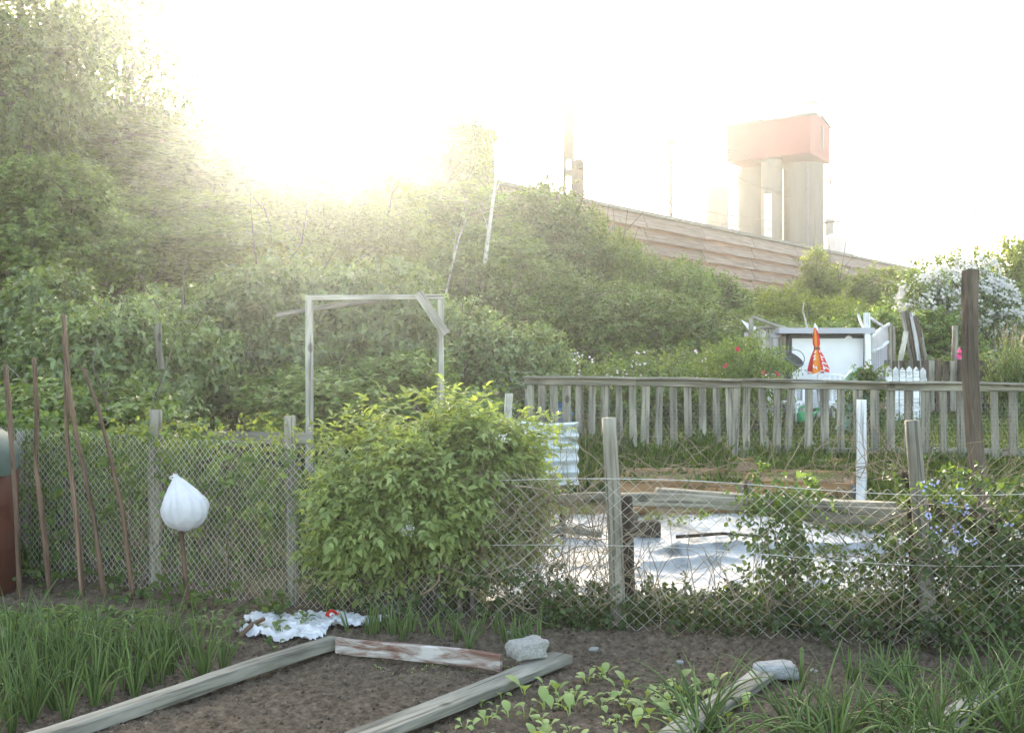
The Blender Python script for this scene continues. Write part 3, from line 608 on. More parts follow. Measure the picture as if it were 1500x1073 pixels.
bush('bank_shrub', 'shrub1', 1115, 425, 33, 150, Y_, 'yellow green bush in front of the barrier behind the shed')
bush('bank_shrub', 'shrub3', 1212, 372, 36, 90, Y_, 'slender pointed sapling bush against the barrier below the silo')
bush('bank_shrub', 'fine1', 1180, 425, 30, 220, Y_, 'wide yellow green bush directly behind the white shed')
bush('bank_shrub', 'shrub2', 1285, 395, 33, 150, Y_, 'yellow bush at the far end of the barrier')
bush('bank_shrub', 'shrub1', 1330, 440, 26, 180, S_, 'green bush behind the leaning pile of planks')
bush('bank_shrub', 'fine1', 1120, 470, 22, 240, S_, 'bush on the slope just left of the white shed roof')
bush('garden_shrub', 'shrub2', 1375, 458, 19.5, 130, S_, 'round green bush in front of the white flowering tree', 'bush', 'bushes in the far gardens')
bush('garden_shrub', 'hedge1', 1275, 455, 20, 150, S_, 'dark bush between shed and plank pile', 'bush', 'bushes in the far gardens')
bush('garden_shrub', 'shrub1', 1485, 352, 27, 180, Y_, 'tall yellow green bush at the right edge behind the flowering tree', 'bush', 'bushes in the far gardens')
bush('garden_shrub', 'hedge2', 1440, 520, 17.5, 260, TR, 'dark bush in shade under the white flowering tree', 'bush', 'bushes in the far gardens')
bush('garden_shrub', 'low1', 1495, 495, 14.5, 70, S_, 'small leafy bush at the right edge in front of the twig bundle', 'bush', 'bushes in the far gardens')

# bramble hedge with pale pink flowers, rose bush with red flowers
def flowers_on(t, seed, n, box, size, mat, face=(0, -1, .4), petals=5, part='blossoms', cluster=1):
    r = rs(seed); C = np.array([(r.uniform(*box[0]), r.uniform(*box[1]), r.uniform(*box[2])) for _ in range(n)])
    if cluster > 1: C = np.repeat(C, cluster, 0)+r.normal(size=(n*cluster, 3))*size*1.1
    Dv = nrm(np.array(face)+rvec(r, len(C))*.5); g = flower_mesh(r, C, Dv, size, petals)
    return link(part, g.mesh(part), mat, t)
bg_ = 'bramble bushes along the railing'
for k, (px, top, wpx, lb) in enumerate(((800, 508, 200, 'bramble bush with pale pink blossoms behind the left end of the railing'), (915, 512, 190, 'bramble bush behind the middle of the railing'), (1020, 505, 170, 'bramble bush with scattered pink blossoms left of the rose bush'), (735, 560, 150, 'low bramble growing over the small wire netting'))):
    t = bush('bramble_bush', 'low1', px, top, 14.2, wpx, S_, lb, 'bush', bg_)
    x = PX(px, 13.6); wd = wpx/F*13.6
    if k != 3:
        r = rs(50+k); nn = (18, 5, 5)[k]
        C = np.stack([x+r.uniform(-.5, .5, nn)*wd, np.full(nn, 13.75)+r.normal(size=nn)*.08, P(0, top+10, 13.7).z-r.random(nn)**1.5*.35], 1); C = np.repeat(C, 3, 0)+r.normal(size=(nn*3, 3))*.03
        link('blossoms', flower_mesh(r, C, nrm(np.array((0, -1, .5))+rvec(r, nn*3)*.4), .02).mesh('blossoms'), MAT['pink'], t)
r = rs(61); O, D_ = crown(r, (.47, .42, .45), 380, 12, up=.3); O = O+np.array((PX(1090, 13), 13.0, P(0, 545, 13).z))
t = thing('rose_bush', 'rose bush with arching narrow leaves and a few red roses left of the shed', 'bush', (PX(1090, 13), 13, T(PX(1090, 13), 13)))
link('foliage', np_mesh('foliage', *shoots(r, O, D_, .42, 12, .085, .33, .5, .5)), MAT['shrub'], t)
m = MB(); bx = PX(1090, 13)
for k in range(8): m.tube([(bx+.02*k-.08, 13, T(bx, 13)-.05), (bx+r.normal()*.15, 13+r.normal()*.1, .95), (bx+r.normal()*.3, 13+r.normal()*.2, 1.4)], [.012, .009, .004], 5)
m.build('stems', MAT['bark'], t)
for a, b in ((1080, 512), (1117, 546), (1139, 548), (1062, 536)):
    C = np.array(P(a, b, 12.55))+r.normal(size=(6, 3))*.012; link('rose', flower_mesh(r, C, nrm(np.array((0, -1, .4))+rvec(r, 6)*.5), .022, 6).mesh('rose'), MAT['red_petal'], t)

# ---- trees
def tree(name, label, base, htrunk, rad, zw, n, L, nl, ll, mat, seed, lobes=22, lsize=(.2, .42), nb=9, r0=.07, core=.66, up=.3, lean=(0, 0), group=None, sag=.35):
    t = thing(name, label, 'tree', base, group); r = rs(seed); b = Vector(base); zc = zw-b.z; htrunk = min(htrunk, zc*.8)
    O, D = crown(r, rad, n, lobes, core, lsize, up); O = O+np.array((b.x+lean[0], b.y+lean[1], b.z+zc))
    link('crown', np_mesh('crown', *shoots(r, O, D, r.uniform(.6, 1.3, n)*L, nl, ll, .6, sag, .4)), mat, t)
    m = MB(); c = np.array((b.x+lean[0]*.6, b.y+lean[1]*.6, b.z+htrunk))
    m.tube([(b.x, b.y, b.z-.3), (b.x+lean[0]*.2+.05, b.y, b.z+htrunk*.4), tuple(c), (b.x+lean[0], b.y+lean[1], b.z+zc+rad[2]*.5)], [r0*1.4, r0*1.15, r0*.9, r0*.25], 10)
    for k in range(nb):
        e = O[r.integers(len(O))]; f = r.uniform(.5, 1); s = np.array((b.x+lean[0]*f*.6, b.y+lean[1]*f*.6, b.z+htrunk*f)); mid = (s+e)/2+UP*rad[2]*.12+r.normal(size=3)*.12*rad[0]
        m.tube([s, (s+mid)/2+r.normal(size=3)*.05*rad[0], mid, (mid+e)/2+r.normal(size=3)*.06*rad[0], e], [r0*.55, r0*.45, r0*.34, r0*.2, r0*.06], 6)
        for q in range(3):
            e2 = O[np.argsort(((O-mid)**2).sum(1))[r.integers(25)]]; m.tube([mid, (mid+e2)/2+r.normal(size=3)*.05, e2], [r0*.2, r0*.14, r0*.04], 5)
    m.build('trunk', MAT['bark'], t, smooth=True); return t
def at(px, D): x = PX(px, D); return (x, D, T(x, D))
tg = 'trees on the railway bank'
tree('deciduous_tree', 'tall dense broadleaf tree at the upper left corner', at(30, 19), 3.2, (2.6, 2.0, 3.0), 7.4, 2100, .6, 12, .17, TR, 71, lobes=30, lsize=(.15, .32), core=.8, r0=.14)
tree('deciduous_tree', 'slimmer tree beside the corner tree with sky gaps in its crown', at(185, 21.5), 3, (1.35, 1.3, 2.4), 8.3, 800, .6, 11, .16, TR, 72, lobes=20, lsize=(.14, .30), r0=.09, core=.8)
tree('sapling_tree', 'sparse spindly tree with bare twigs dissolving in the sun glare', at(280, 24), 2.5, (1.3, 1.2, 1.9), 8.2, 300, .5, 9, .14, TR, 73, lobes=16, lsize=(.12, .3), r0=.05, core=.9, nb=12)
tree('thin_tree', 'thin airy tree with small leaves in front of the faded silos', at(628, 25), 2.6, (1.0, .9, 1.35), 7.0, 460, .42, 11, .11, TR, 74, lobes=24, lsize=(.12, .27), r0=.05, core=.85, lean=(.75, 0), nb=10)
bt = at(1415, 21); t = tree('flowering_tree', 'wide tree covered in white blossom clusters at right', bt, 1.2, (1.95, 1.5, 1.45), 2.75, 3000, .4, 12, .10, TR, 75, lobes=26, lsize=(.18, .38), r0=.08, nb=12)
r = rs(75); O, D_ = crown(r, (1.95, 1.5, 1.45), 2600, 26, .66, (.18, .38), .3, .9); O = O+np.array((bt[0], bt[1], 2.75))+D_*.22; k = (O[:, 1] < bt[1]-.1) & (r.random(len(O)) < .25+.75*sstep(1.9, 3.0, O[:, 2])); O = O[k]
C = np.repeat(O, 7, 0)+r.normal(size=(len(O)*7, 3))*.04
link('blossoms', flower_mesh(r, C, nrm(np.array((0, -1, .6))+rvec(r, len(C))*.5), .034).mesh('blossoms'), MAT['petal'], t)

# dead pale trunk leaning on the bank, a second thin dead stem beside it
t = thing('dead_tree', 'tall pale dead trunk, thin and slightly bent, on the bank', 'tree', P(705, 450, 19))
pts = [P(a, b, 19) for a, b in ((703, 470), (707, 420), (712, 370), (720, 310), (727, 260), (733, 215), (741, 160))]
MB().tube(pts, [.05, .045, .04, .032, .022, .012, .006], 8).build('trunk', MAT['pale_bark'], t, smooth=True)
m = MB()
for a, b, c, d in ((716, 345, 700, 300), (724, 285, 738, 240), (730, 240, 716, 195)): m.tube([P(a, b, 19), P((a+c)/2+3, (b+d)/2, 19), P(c, d, 18.9)], [.012, .009, .004], 5)
m.build('twigs', MAT['pale_bark'], t)
t = thing('dead_sapling', 'thin grey dead stem leaning left of the pale dead trunk', 'tree', P(652, 430, 18.5))
MB().tube([P(650, 445, 18.5), P(662, 390, 18.5), P(672, 350, 18.5), P(684, 318, 18.5)], [.022, .018, .013, .006], 6).build('stem', MAT['pale_bark'], t)
MB().tube([P(662, 390, 18.5), P(668, 345, 18.4), P(664, 330, 18.4)], [.01, .007, .004], 5).build('branch', MAT['pale_bark'], t)
tag(MB().tube([P(1178, 440, 19), P(1176, 455, 19), P(1180, 470, 19), P(1186, 500, 19), P(1188, 530, 19)], [.008, .014, .018, .022, .026], 6).build('bare_sapling', MAT['pale_bark']), 'crooked bare stem rising behind the white shed', 'tree')

# ================================================================ MIDDLE GARDENS
GW, BW, DW, PW, OW, WW = (MAT[k] for k in ('grey_wood', 'brown_wood', 'dark_wood', 'pale_wood', 'orange_wood', 'white_wood'))
# ---- railing of grey slats with chicken wire
def railD(px): return 11.6-(px-770)/730*.7
def railTop(px): return P(px, 553+(px-770)/730*11, railD(px))
def railBot(px): return P(px, 668, railD(px))
t = thing('picket_railing', 'long grey wooden railing of upright slats with chicken wire across the gardens', 'railing', railBot(1135))
for a, b in ((768, 932), (933, 1085), (1086, 1300), (1301, 1560)):
    p, q = railTop(a), railTop(b); z = Vector((0, 0, .035))
    board('handrail', p-z+Vector((0, .02, 0)), q-z+Vector((0, .02, 0)), .075, .05, GW, t, rough=.003)
    board('top_board', p+Vector((0, .0, .012)), q+Vector((0, .0, .012)), .025, .14, GW, t, rough=.003)
for a, b in ((925, 1140), (1141, 1345), (1346, 1560)):
    board('bottom_rail', railBot(a)+Vector((0, .05, .05)), railBot(b)+Vector((0, .05, .05)), .07, .04, GW, t)
r = rs(90)
for px in (777, 794, 811, 830, 849, 868, 887, 907, 927, 947, 967, 987, 1008, 1029, 1050, 1069, 1080, 1095, 1117, 1140, 1161, 1186, 1209, 1233, 1258, 1283, 1307, 1332, 1357, 1383, 1409, 1434, 1458, 1486, 1512, 1537):
    lean = r.normal()*.015; tp = railTop(px)-Vector((0, -.035 if px % 2 else -.03, .06)); bt_ = railBot(px)+Vector((lean, .0, -.02+r.normal()*.02)); bt_.y = tp.y
    if px == 1161: bt_.x -= .06; 
    board('slat', bt_, tp, .085+r.normal()*.006, .022, GW, t, side=(1, 0, 0), rough=.0012, ragged=.02)
# hexagonal netting in front of the slats
def hexnet(p0, p1, h, cell, rad):
    m = MB(); p0 = Vector(p0); p1 = Vector(p1); L = (p1-p0).length; d = (p1-p0).normalized(); a = cell/math.sqrt(3); V = []; Fs = []
    nx = int(L/cell); ny = int(h/(1.5*a)); r = rs(3)
    def seg(u0, v0, u1, v1):
        A = p0+d*u0+Vector((0, .012*math.sin(u0*3+v0*5), v0)); B = p0+d*u1+Vector((0, .012*math.sin(u1*3+v1*5), v1)); t_ = (B-A).normalized(); s = t_.cross(Vector((0, 1, 0))).normalized()*rad; k = len(V)
        for q in (A, B):
            V.extend([q+s, q-s*.5+Vector((0, rad*.87, 0)), q-s*.5-Vector((0, rad*.87, 0))])
        Fs.extend([(k, k+1, k+4, k+3), (k+1, k+2, k+5, k+4), (k+2, k, k+3, k+5)])
    for j in range(ny):
        v = j*1.5*a
        for i in range(nx):
            u = i*cell+(cell/2 if j % 2 else 0)
            seg(u, v, u+cell/2, v+a/2); seg(u+cell/2, v+a/2, u+cell, v); seg(u+cell/2, v+a/2, u+cell/2, v+1.5*a)
    m.add(V, Fs); return m
a, b = P(775, 668, railD(775)), P(1540, 668, railD(1540)); a.y -= .06; b.y -= .06
hexnet(a, b, .62, .05, .0011).build('chicken_wire', MAT['thin_wire'], t)
t = thing('wire_netting', 'slack wire netting hanging by the hedge at the left end of the railing', 'netting', P(750, 600, 12))
a, b = P(728, 610, 12.2), P(782, 612, 11.8); hexnet(a, b, .52, .055, .0016).build('net', MAT['thin_wire'], t)
MB().tube([a+Vector((0, 0, .53)), b+Vector((0, 0, .53))], .003, 4).build('top_wire', MAT['thin_wire'], t)
board('stake', P(769, 625, 11.9), P(772, 570, 11.9), .05, .03, PW, None, side=(1, 0, 0)); tag(bpy.data.objects['stake'], 'grey stake leaning against the left end of the railing', 'stake'); bpy.data.objects['stake'].name = 'leaning_stake'
o = board('wooden_stake', P(745, 640, 10.3), P(745.5, 576, 10.3), .08, .03, PW, None, side=(1, 0, 0)); tag(o, 'short pale board stake standing above the corrugated sheet', 'stake')
# ---- blue barrel behind the railing
x = PX(813, 13); g = T(x, 13); t = thing('rain_barrel', 'blue plastic rain barrel behind the left end of the railing', 'barrel', (x, 13, g)); hh = P(0, 588, 13).z-g
MB().lathe([(.19, -.02), (.21, hh*.25), (.22, hh*.5), (.21, hh*.8), (.18, hh-.03), (.15, hh-.03), (.15, hh-.08)], 28, (x, 13, g)).build('body', MAT['blue_plastic'], t, smooth=True)
m = MB()
for f in (.3, .7): m.lathe([(.2, hh*f-.02), (.235, hh*f-.015), (.235, hh*f+.015), (.2, hh*f+.02)], 28, (x, 13, g), cap=False)
m.lathe([(.17, hh-.05), (.205, hh-.05), (.205, hh), (.165, hh)], 28, (x, 13, g), cap=False); m.build('hoops', MAT['blue_plastic'], t)
# ---- raised beds of orange planks
def raised_bed(name, label, c, h, group):
    cs = [Vector(p) for p in c]; mid = sum(cs, Vector())/4; t = thing(name, label, 'raised bed', (mid.x, mid.y, T(mid.x, mid.y)), group)
    for i in range(4):
        a, b = cs[i], cs[(i+1) % 4]; e = (b-a).normalized()*.02
        if i % 2: a, b = a+e, b-e
        board('plank', a-Vector((0, 0, h/2)), b-Vector((0, 0, h/2)), h, .03, OW, t, rough=.003, bow=.004)
        c0 = cs[i]; d1 = (mid-c0); d1.z = 0; d1.normalize()
        MB().box((0, 0, -h*.45), (.035, .04, h*.75), Matrix.Translation(c0+Vector((0, -.012, 0)))).build('bracket', MAT['grey_metal'], t)
    xs = np.linspace(0, 1, 26); z0 = cs[0].z-.05
    X, Y = np.meshgrid(xs, xs); V = (1-X)[..., None]*(1-Y)[..., None]*np.array(cs[0])+X[..., None]*(1-Y)[..., None]*np.array(cs[1])+X[..., None]*Y[..., None]*np.array(cs[2])+(1-X)[..., None]*Y[..., None]*np.array(cs[3])
    V[..., 2] += -.05+.03*fbm(V[..., 0]*9, V[..., 1]*9); V = V.reshape(-1, 3); i = (np.arange(25)[:, None]*26+np.arange(25)[None]).ravel()
    link('bed_soil', np_mesh('bed_soil', V, np.stack([i, i+1, i+27, i+26], 1)), MAT['mulch'], t); return t
rg = 'raised beds of orange planks'
def bedc(px0, px1, py0, py1, D0, D1): return [P(px0, py0, D0), P(px1, py0, D0), P(px1+(px0-px1)*0+0, py1, D1), P(px0, py1, D1)]
raised_bed('raised_bed', 'long raised bed of orange planks at the foot of the railing', [P(985, 690, 10.25), P(1256, 694, 10.25), P(1252, 672, 11.0), P(935, 668, 11.0)], .17, rg)
raised_bed('raised_bed', 'left front raised bed of orange planks behind the round fence post', [P(905, 704, 9.6), P(1085, 709, 9.55), P(1100, 688, 10.1), P(925, 685, 10.15)], .15, rg)
raised_bed('raised_bed', 'right front raised bed of orange planks beside the white stake', [P(1098, 703, 9.6), P(1248, 707, 9.6), P(1252, 690, 10.1), P(1112, 688, 10.1)], .20, rg)
for k, (a, b, c, d, D1, D2) in enumerate(((915, 736, 962, 722, 9.1, 9.5), (1040, 733, 1120, 728, 9.2, 9.25), (930, 728, 900, 722, 9.3, 9.6))):
    p, q = P(a, b, D1), P(c, d, D2); p.z = T(p.x, p.y)+.06; q.z = T(q.x, q.y)+.07
    tag(board('loose_plank', p, q, .10, .022, OW, None, side=(0, -.35, .3)), ('short orange plank lying on the mulch right of the round post', 'orange plank lying on the mulch before the front raised beds', 'orange plank end lying left of the front raised bed')[k], 'plank', 'loose planks by the raised beds')
r = rs(91); O = np.concatenate([np.stack([r.uniform(PX(a, 10), PX(b, 10), n), r.uniform(*D_, n), np.full(n, z)], 1) for a, b, n, D_, z in ((1000, 1250, 60, (10.4, 10.9), .60), (930, 1080, 30, (9.7, 10.05), .51), (1110, 1250, 30, (9.7, 10.05), .52))])
o = link('bed_greens', np_mesh('bed_greens', *shoots(r, O, nrm(UP+rvec(r, len(O))*.8), .10, 6, .05, .5)), MAT['vine']); tag(o, 'scattered small green plants sprouting in the raised beds', 'plants'); o['kind'] = 'stuff'
# ---- white sheet lying on the ground behind the fence
xs = np.arange(-.35, 4.3, .022); ys = np.arange(6.72, 9.35, .022)
def zsheet(X, Y):
    f = .02*np.abs(fbm(X*1.5+.6*Y, Y*2.6, 4))*2+.03*np.maximum(0, fbm(X*2.2-1.6*Y+4, Y*5.0+.8*X, 3))*2+.012*fbm(X*13, Y*16, 3)
    ridge = .06*np.exp(-((Y-7.65-.35*(X-1.2))/.07)**2)*sstep(.7, 1.0, X)*sstep(1.9, 1.5, X)+.07*np.exp(-((Y-8.0-.02*X)/.05)**2)*sstep(1.0, 1.3, X)
    rg = lambda q: np.maximum(0, 1-np.abs(q)*9)**2
    f = f+.014*rg(fbm(X*2.3+Y, Y*3.1-X*.5, 3))+.010*rg(fbm(X*4.1-Y*2+7, Y*4.5+X, 3))
    return terr(X, Y)+.03+f+ridge
def ksheet(c): 
    e = .25*fbm(c[:, 0]*1.4, c[:, 1]*1.4, 3); return (c[:, 0] > -.15+e) & (c[:, 1] > 6.86+.5*e) & (c[:, 1] < 9.2+e) & ~((np.abs(c[:, 1]-8.35+.1*c[:, 0]) < .035+.06*e) & (c[:, 0] > 1.35) & (c[:, 0] < 2.5))
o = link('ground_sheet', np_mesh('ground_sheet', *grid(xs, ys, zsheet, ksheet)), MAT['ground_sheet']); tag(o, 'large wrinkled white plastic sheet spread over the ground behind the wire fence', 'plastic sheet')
def onsheet(px, py, D): p = P(px, py, D); p.z = float(zsheet(np.array([p.x]), np.array([p.y]))[0]); return p
p = onsheet(942, 775, 8.5); tag(board('wood_block', p+Vector((-.14, 0, .06)), p+Vector((.14, .03, .06)), .13, .11, BW), 'short brown block of wood lying on the white sheet', 'block')
p, q = onsheet(990, 780, 8.3), onsheet(1130, 782, 8.25); tag(log('dark_stick', [p+Vector((0, 0, .045)), p.lerp(q, .5)+Vector((0, .02, .07)), q+Vector((0, 0, .045))], .014, .01, DW), 'thin dark stick lying across the white sheet', 'stick')
p, q = onsheet(800, 773, 8.4), onsheet(880, 776, 8.4); tag(board('weathered_board', p+Vector((0, 0, .06)), q+Vector((0, 0, .05)), .05, .10, GW), 'grey board lying at the left edge of the white sheet', 'board')
p, q = onsheet(905, 768, 8.7), onsheet(930, 766, 8.75); tag(board('weathered_board', p+Vector((0, 0, .07)), q+Vector((0, .3, .07)), .09, .12, BW), 'small board end lying beside the brown block on the sheet', 'board')

# ---- corrugated sheet
t = thing('corrugated_sheet', 'upright bent sheet of corrugated iron with green stains behind the elder bush', 'metal sheet', P(775, 690, 8.4))
x0, x1 = PX(700, 8.4), PX(846, 8.4); zt, zb_ = P(0, 615, 8.4).z, P(0, 705, 8.4).z; us = np.linspace(0, 1, 30); vs = np.linspace(0, 1, 90)
U, Vv = np.meshgrid(us, vs); wav = .026*np.sin(Vv*2*math.pi*5.2+1.2)
bow_ = .10*(U-.5)**2*4
Xc = x0+(x1-x0)*U+.006*np.sin(Vv*2*math.pi*5.2+1.2)*(U > .98); Yc = 8.4-wav-bow_+.05*Vv; Zc = zb_+(zt-zb_)*Vv-.02*U+.012*np.sin(U*7)
V = np.stack([Xc, Yc, Zc], -1).reshape(-1, 3); i = (np.arange(89)[:, None]*30+np.arange(29)[None]).ravel(); Fc = np.stack([i, i+1, i+31, i+30], 1)
V2 = V+np.array((0, .004, 0)); link('sheet', np_mesh('sheet', np.concatenate([V, V2]), np.concatenate([Fc, Fc[:, ::-1]+len(V)])), MAT['corrugated'], t)
for k in (0, 1): board('support', (x0+.12+k*(x1-x0-.24), 8.47, T(x0, 8.5)-.05), (x0+.12+k*(x1-x0-.24), 8.47, zt-.1), .05, .04, GW, t, side=(1, 0, 0))

# ---- wooden gateway frame
D = 9.6; t = thing('gateway_frame', 'pale wooden gateway frame with a diagonal brace standing before the hedge', 'frame', P(550, 660, D))
board('post', P(452.5, 690, D), P(453.5, 437, D), .066, .06, PW, t, side=(1, 0, 0), rough=.002)
board('post', P(646, 690, D), P(645.5, 437, D), .062, .06, PW, t, side=(1, 0, 0), rough=.002)
board('top_beam', P(447.5, 435.5, D), P(650.5, 435.5, D), .048, .062, PW, t, rough=.002)
board('brace', P(612, 429, D-.07), P(654, 489, D-.07), .085, .022, PW, t, side=(.8, 0, .6), rough=.002)
board('sloping_beam', P(556, 437, D+.07), P(408, 462, D+1.6), .05, .045, GW, t)
o = board('hedge_plank', P(301, 640, 9.0), P(455, 640, 9.2), .10, .03, GW); tag(o, 'grey horizontal plank half hidden in the vines behind the fence', 'plank')
o = board('old_post', P(236, 540, 9.8), P(231, 474, 9.8), .055, .05, GW, None, side=(1, 0, 0)); tag(o, 'grey post end showing through the hedge above the white bag', 'post')

# ---- white stake, tall dark post
o = board('white_stake', P(1260, 730, 8.3)-Vector((0, 0, .15)), P(1263, 585, 8.3), .075, .03, WW, None, side=(1, 0, 0), rough=.002); tag(o, 'upright white painted board stake standing before the railing', 'stake')
D = 7.6; o = board('tall_post', P(1446, 850, D), P(1423, 398, D), .105, .075, BW, None, side=(1, .25, 0), rough=.008, ragged=.05, bow=-.03); tag(o, 'tall dark weathered split post leaning at the right', 'post')

# ---- shed corner with white screen, chairs, table, parasol
def garden_shed():
    D = 16.0; t = thing('garden_shed', 'white garden shed with a big white roller screen and lean-to side', 'shed', (PX(1210, D), D, T(PX(1210, D), D)))
    g = T(PX(1210, D), D); x0, x1 = PX(1152, D), PX(1267, D); zt = P(0, 489, D).z
    MB().box(((x0+x1)/2, D+1.1, (g+zt)/2), (x1-x0, 2.0, zt-g)).build('wall', MAT['white_metal'], t)
    sx0, sx1 = PX(1160, D-.03), PX(1264, D-.03); xs = np.linspace(sx0, sx1, 30); zz = np.linspace(g+.25, P(0, 491.5, D).z, 24)
    X, Z = np.meshgrid(xs, zz); Y = D-.03+.015*np.sin(Z*2.1+X*1.3)+.02*fbm(X*1.5, Z*2.2)
    V = np.stack([X, Y, Z], -1).reshape(-1, 3); i = (np.arange(23)[:, None]*30+np.arange(29)[None]).ravel()
    link('roller_screen', np_mesh('screen', V, np.stack([i, i+1, i+31, i+30], 1)), MAT['white_cloth'], t)
    MB().box((sx0-.035, D+.02, (g+zt)/2), (.05, .06, zt-g)).build('gap_shade_strip', MAT['dark_metal'], t)  # solid dark strip standing in for the shade inside the gap
    MB().box(((x0+x1)/2, D+.0, zt-.045), (x1-x0-.04, .10, .05)).build('roller_housing', MAT['dark_metal'], t)
    MB().box(((x0+x1)/2-.05, D+.95, zt+.045), (x1-x0+.25, 2.4, .085)).build('roof', MAT['white_metal'], t)
    board('post', (PX(1271, D-.2), D-.2, g-.1), (PX(1270, D-.2), D-.2, P(0, 458, D-.2).z), .09, .06, WW, t, side=(1, 0, 0))
    board('post', (PX(1100, D), D, g-.1), (PX(1100, D), D, P(0, 466, D).z), .07, .06, GW, t, side=(1, 0, 0))
    board('sloping_beam', P(1102, 463.5, D), P(1162, 485, D), .05, .05, PW, t)
    for k, (a, b, top) in enumerate(((1104, 1109, 490), (1111, 1122, 481), (1122.5, 1133, 480))):
        board('side_board', (PX((a+b)/2, D+.05), D+.05, g-.05), (PX((a+b)/2, D+.05), D+.05, P(0, top, D).z), (b-a)/F*D, .025, (GW, PW, PW)[k], t, side=(1, 0, 0))
    board('side_cap', P(1109, 480, D+.02), P(1135, 479.5, D+.02), .05, .06, GW, t)
    board('side_post', (PX(1146, D), D, g), (PX(1146, D), D, P(0, 493, D).z), .09, .06, GW, t, side=(1, 0, 0))
    MB().lathe([(.07, g), (.075, P(0, 495, D).z), (.11, P(0, 494, D).z), (.11, P(0, 490, D).z), (.05, P(0, 487, D).z)], 16, (PX(1138, D), D+.1, 0)).build('rain_pipe', MAT['white_metal'], t)
    MB().add([P(1085, 468, D), P(1108, 479, D), P(1103, 492, D), P(1085, 468, D+.03), P(1108, 479, D+.03), P(1103, 492, D+.03)], [(0, 2, 1), (3, 4, 5), (0, 1, 4, 3), (1, 2, 5, 4), (2, 0, 3, 5)]).build('cloth_corner', MAT['white_cloth'], t)
    # windbreak: clear upper pane, ribbed lower pane, running away to the back
    A, B = (1275, D-.15), (1299, D+.9)
    def q(a, f): Dq = A[1]+(B[1]-A[1])*f; return P(A[0]+(B[0]-A[0])*f, a, Dq)
    for nm, ya, yb, yc, yd, mt in (('clear_pane', 492, 474, 514, 498, MAT['screen']), ('ribbed_pane', 514, 498, 575, 556, MAT['white_metal'])):
        n = 1 if nm == 'clear_pane' else 9; m = MB()
        for k in range(n):
            f0, f1 = k/n, (k+.62)/n if n > 1 else 1
            p = [q(ya+(yb-ya)*f0, f0), q(ya+(yb-ya)*f1, f1), q(yc+(yd-yc)*f1, f1), q(yc+(yd-yc)*f0, f0)]; e = Vector((.015, -.012, 0))
            m.add(p+[v+e for v in p], [(0, 1, 2, 3), (7, 6, 5, 4), (0, 4, 5, 1), (1, 5, 6, 2), (2, 6, 7, 3), (3, 7, 4, 0)])
        m.build(nm, mt, t)
    for ya, yb in ((492, 474), (516, 500), (551, 546), (578, 560)): board('windbreak_rail', q(ya, 0)+Vector((.02, -.03, 0)), q(yb, 1)+Vector((.02, -.03, 0)), .05, .03, WW, t)
    board('windbreak_post', q(600, 1)+Vector((.04, 0, 0)), q(472, 1)+Vector((.04, 0, 0)), .05, .05, GW, t, side=(1, 0, 0))
    board('roof_strut', P(1256, 460, D), P(1266, 482, D-.05), .035, .03, WW, t, side=(1, 0, .3)); board('roof_strut', P(1276, 466, D), P(1291, 476, D+.5), .04, .03, WW, t)
garden_shed()
def chair():
    """moulded white garden chair facing -Y, base at the origin"""
    t = thing('garden_chair', 'white moulded plastic garden chair with slatted back left of the closed parasol', 'chair', (0, 0, 0), 'white plastic garden chairs'); m_ = MAT['white_plastic']
    MB().box((0, 0, .425), (.46, .44, .03)).box((0, -.225, .40), (.46, .02, .05)).build('seat', m_, t)
    for sx in (-1, 1):
        for sy in (-1, 1):
            MB().tube([(sx*.25, sy*.24, 0), (sx*.215, sy*.21, .41)], [.022, .032], 8).build('leg', m_, t)
        MB().tube([(sx*.215, -.21, .41), (sx*.255, -.2, .60), (sx*.26, -.16, .645), (sx*.26, .0, .655), (sx*.24, .22, .66)], [.022, .022, .028, .028, .022], 8).build('armrest', m_, t)
    th = np.linspace(0, math.pi, 15); MB().tube([(-.24, .21, .41), (-.25, .25, .6)]+[(.25*math.cos(math.pi-a), .26+.05*math.sin(a), .64+.20*math.sin(a)) for a in th]+[(.25, .25, .6), (.24, .21, .41)], .02, 8).build('back_frame', m_, t)
    m = MB()
    for k in range(7):
        f = (k-3)/3; a = math.pi/2-f*1.05; m.tube([(f*.12, .22, .45), (f*.16, .255, .6), (.23*math.cos(a), .295, .64+.185*math.sin(a))], .013, 6, ry=.5)
    m.build('back_slats', m_, t); return t
def dup(o, parent=None):
    c = o.copy(); col.objects.link(c); c.parent = parent
    for ch in list(o.children): dup(ch, c)
    return c
c1 = chair(); c2 = dup(c1); c2['label'] = 'white moulded plastic garden chair beside the green covered plant, right of the parasol'
for c, px, D, rz in ((c1, 1150, 14.7, R(60)), (c2, 1228, 14.9, R(-8))):
    x = PX(px, D); c.location = (x, D, T(x, D)); c.rotation_euler.z = rz; hh = P(0, 547, D).z-T(x, D); c.scale = (1, 1, hh/.86)
D = 15.2; x = PX(1196, D); g = T(x, D); t = thing('garden_table', 'round white plastic table at the foot of the closed parasol', 'table', (x, D, g)); zt = P(0, 565, D).z
MB().lathe([(.05, zt-.05), (.36, zt-.045), (.38, zt-.02), (.38, zt-.005), (.365, zt), (.02, zt)], 32, (x, D, 0)).build('tabletop', MAT['white_plastic'], t)
for k in range(4):
    a = math.pi/4+k*math.pi/2; MB().tube([(x+.3*math.cos(a), D+.3*math.sin(a), g), (x+.22*math.cos(a), D+.22*math.sin(a), zt-.04)], [.02, .028], 8).build('leg', MAT['white_plastic'], t)
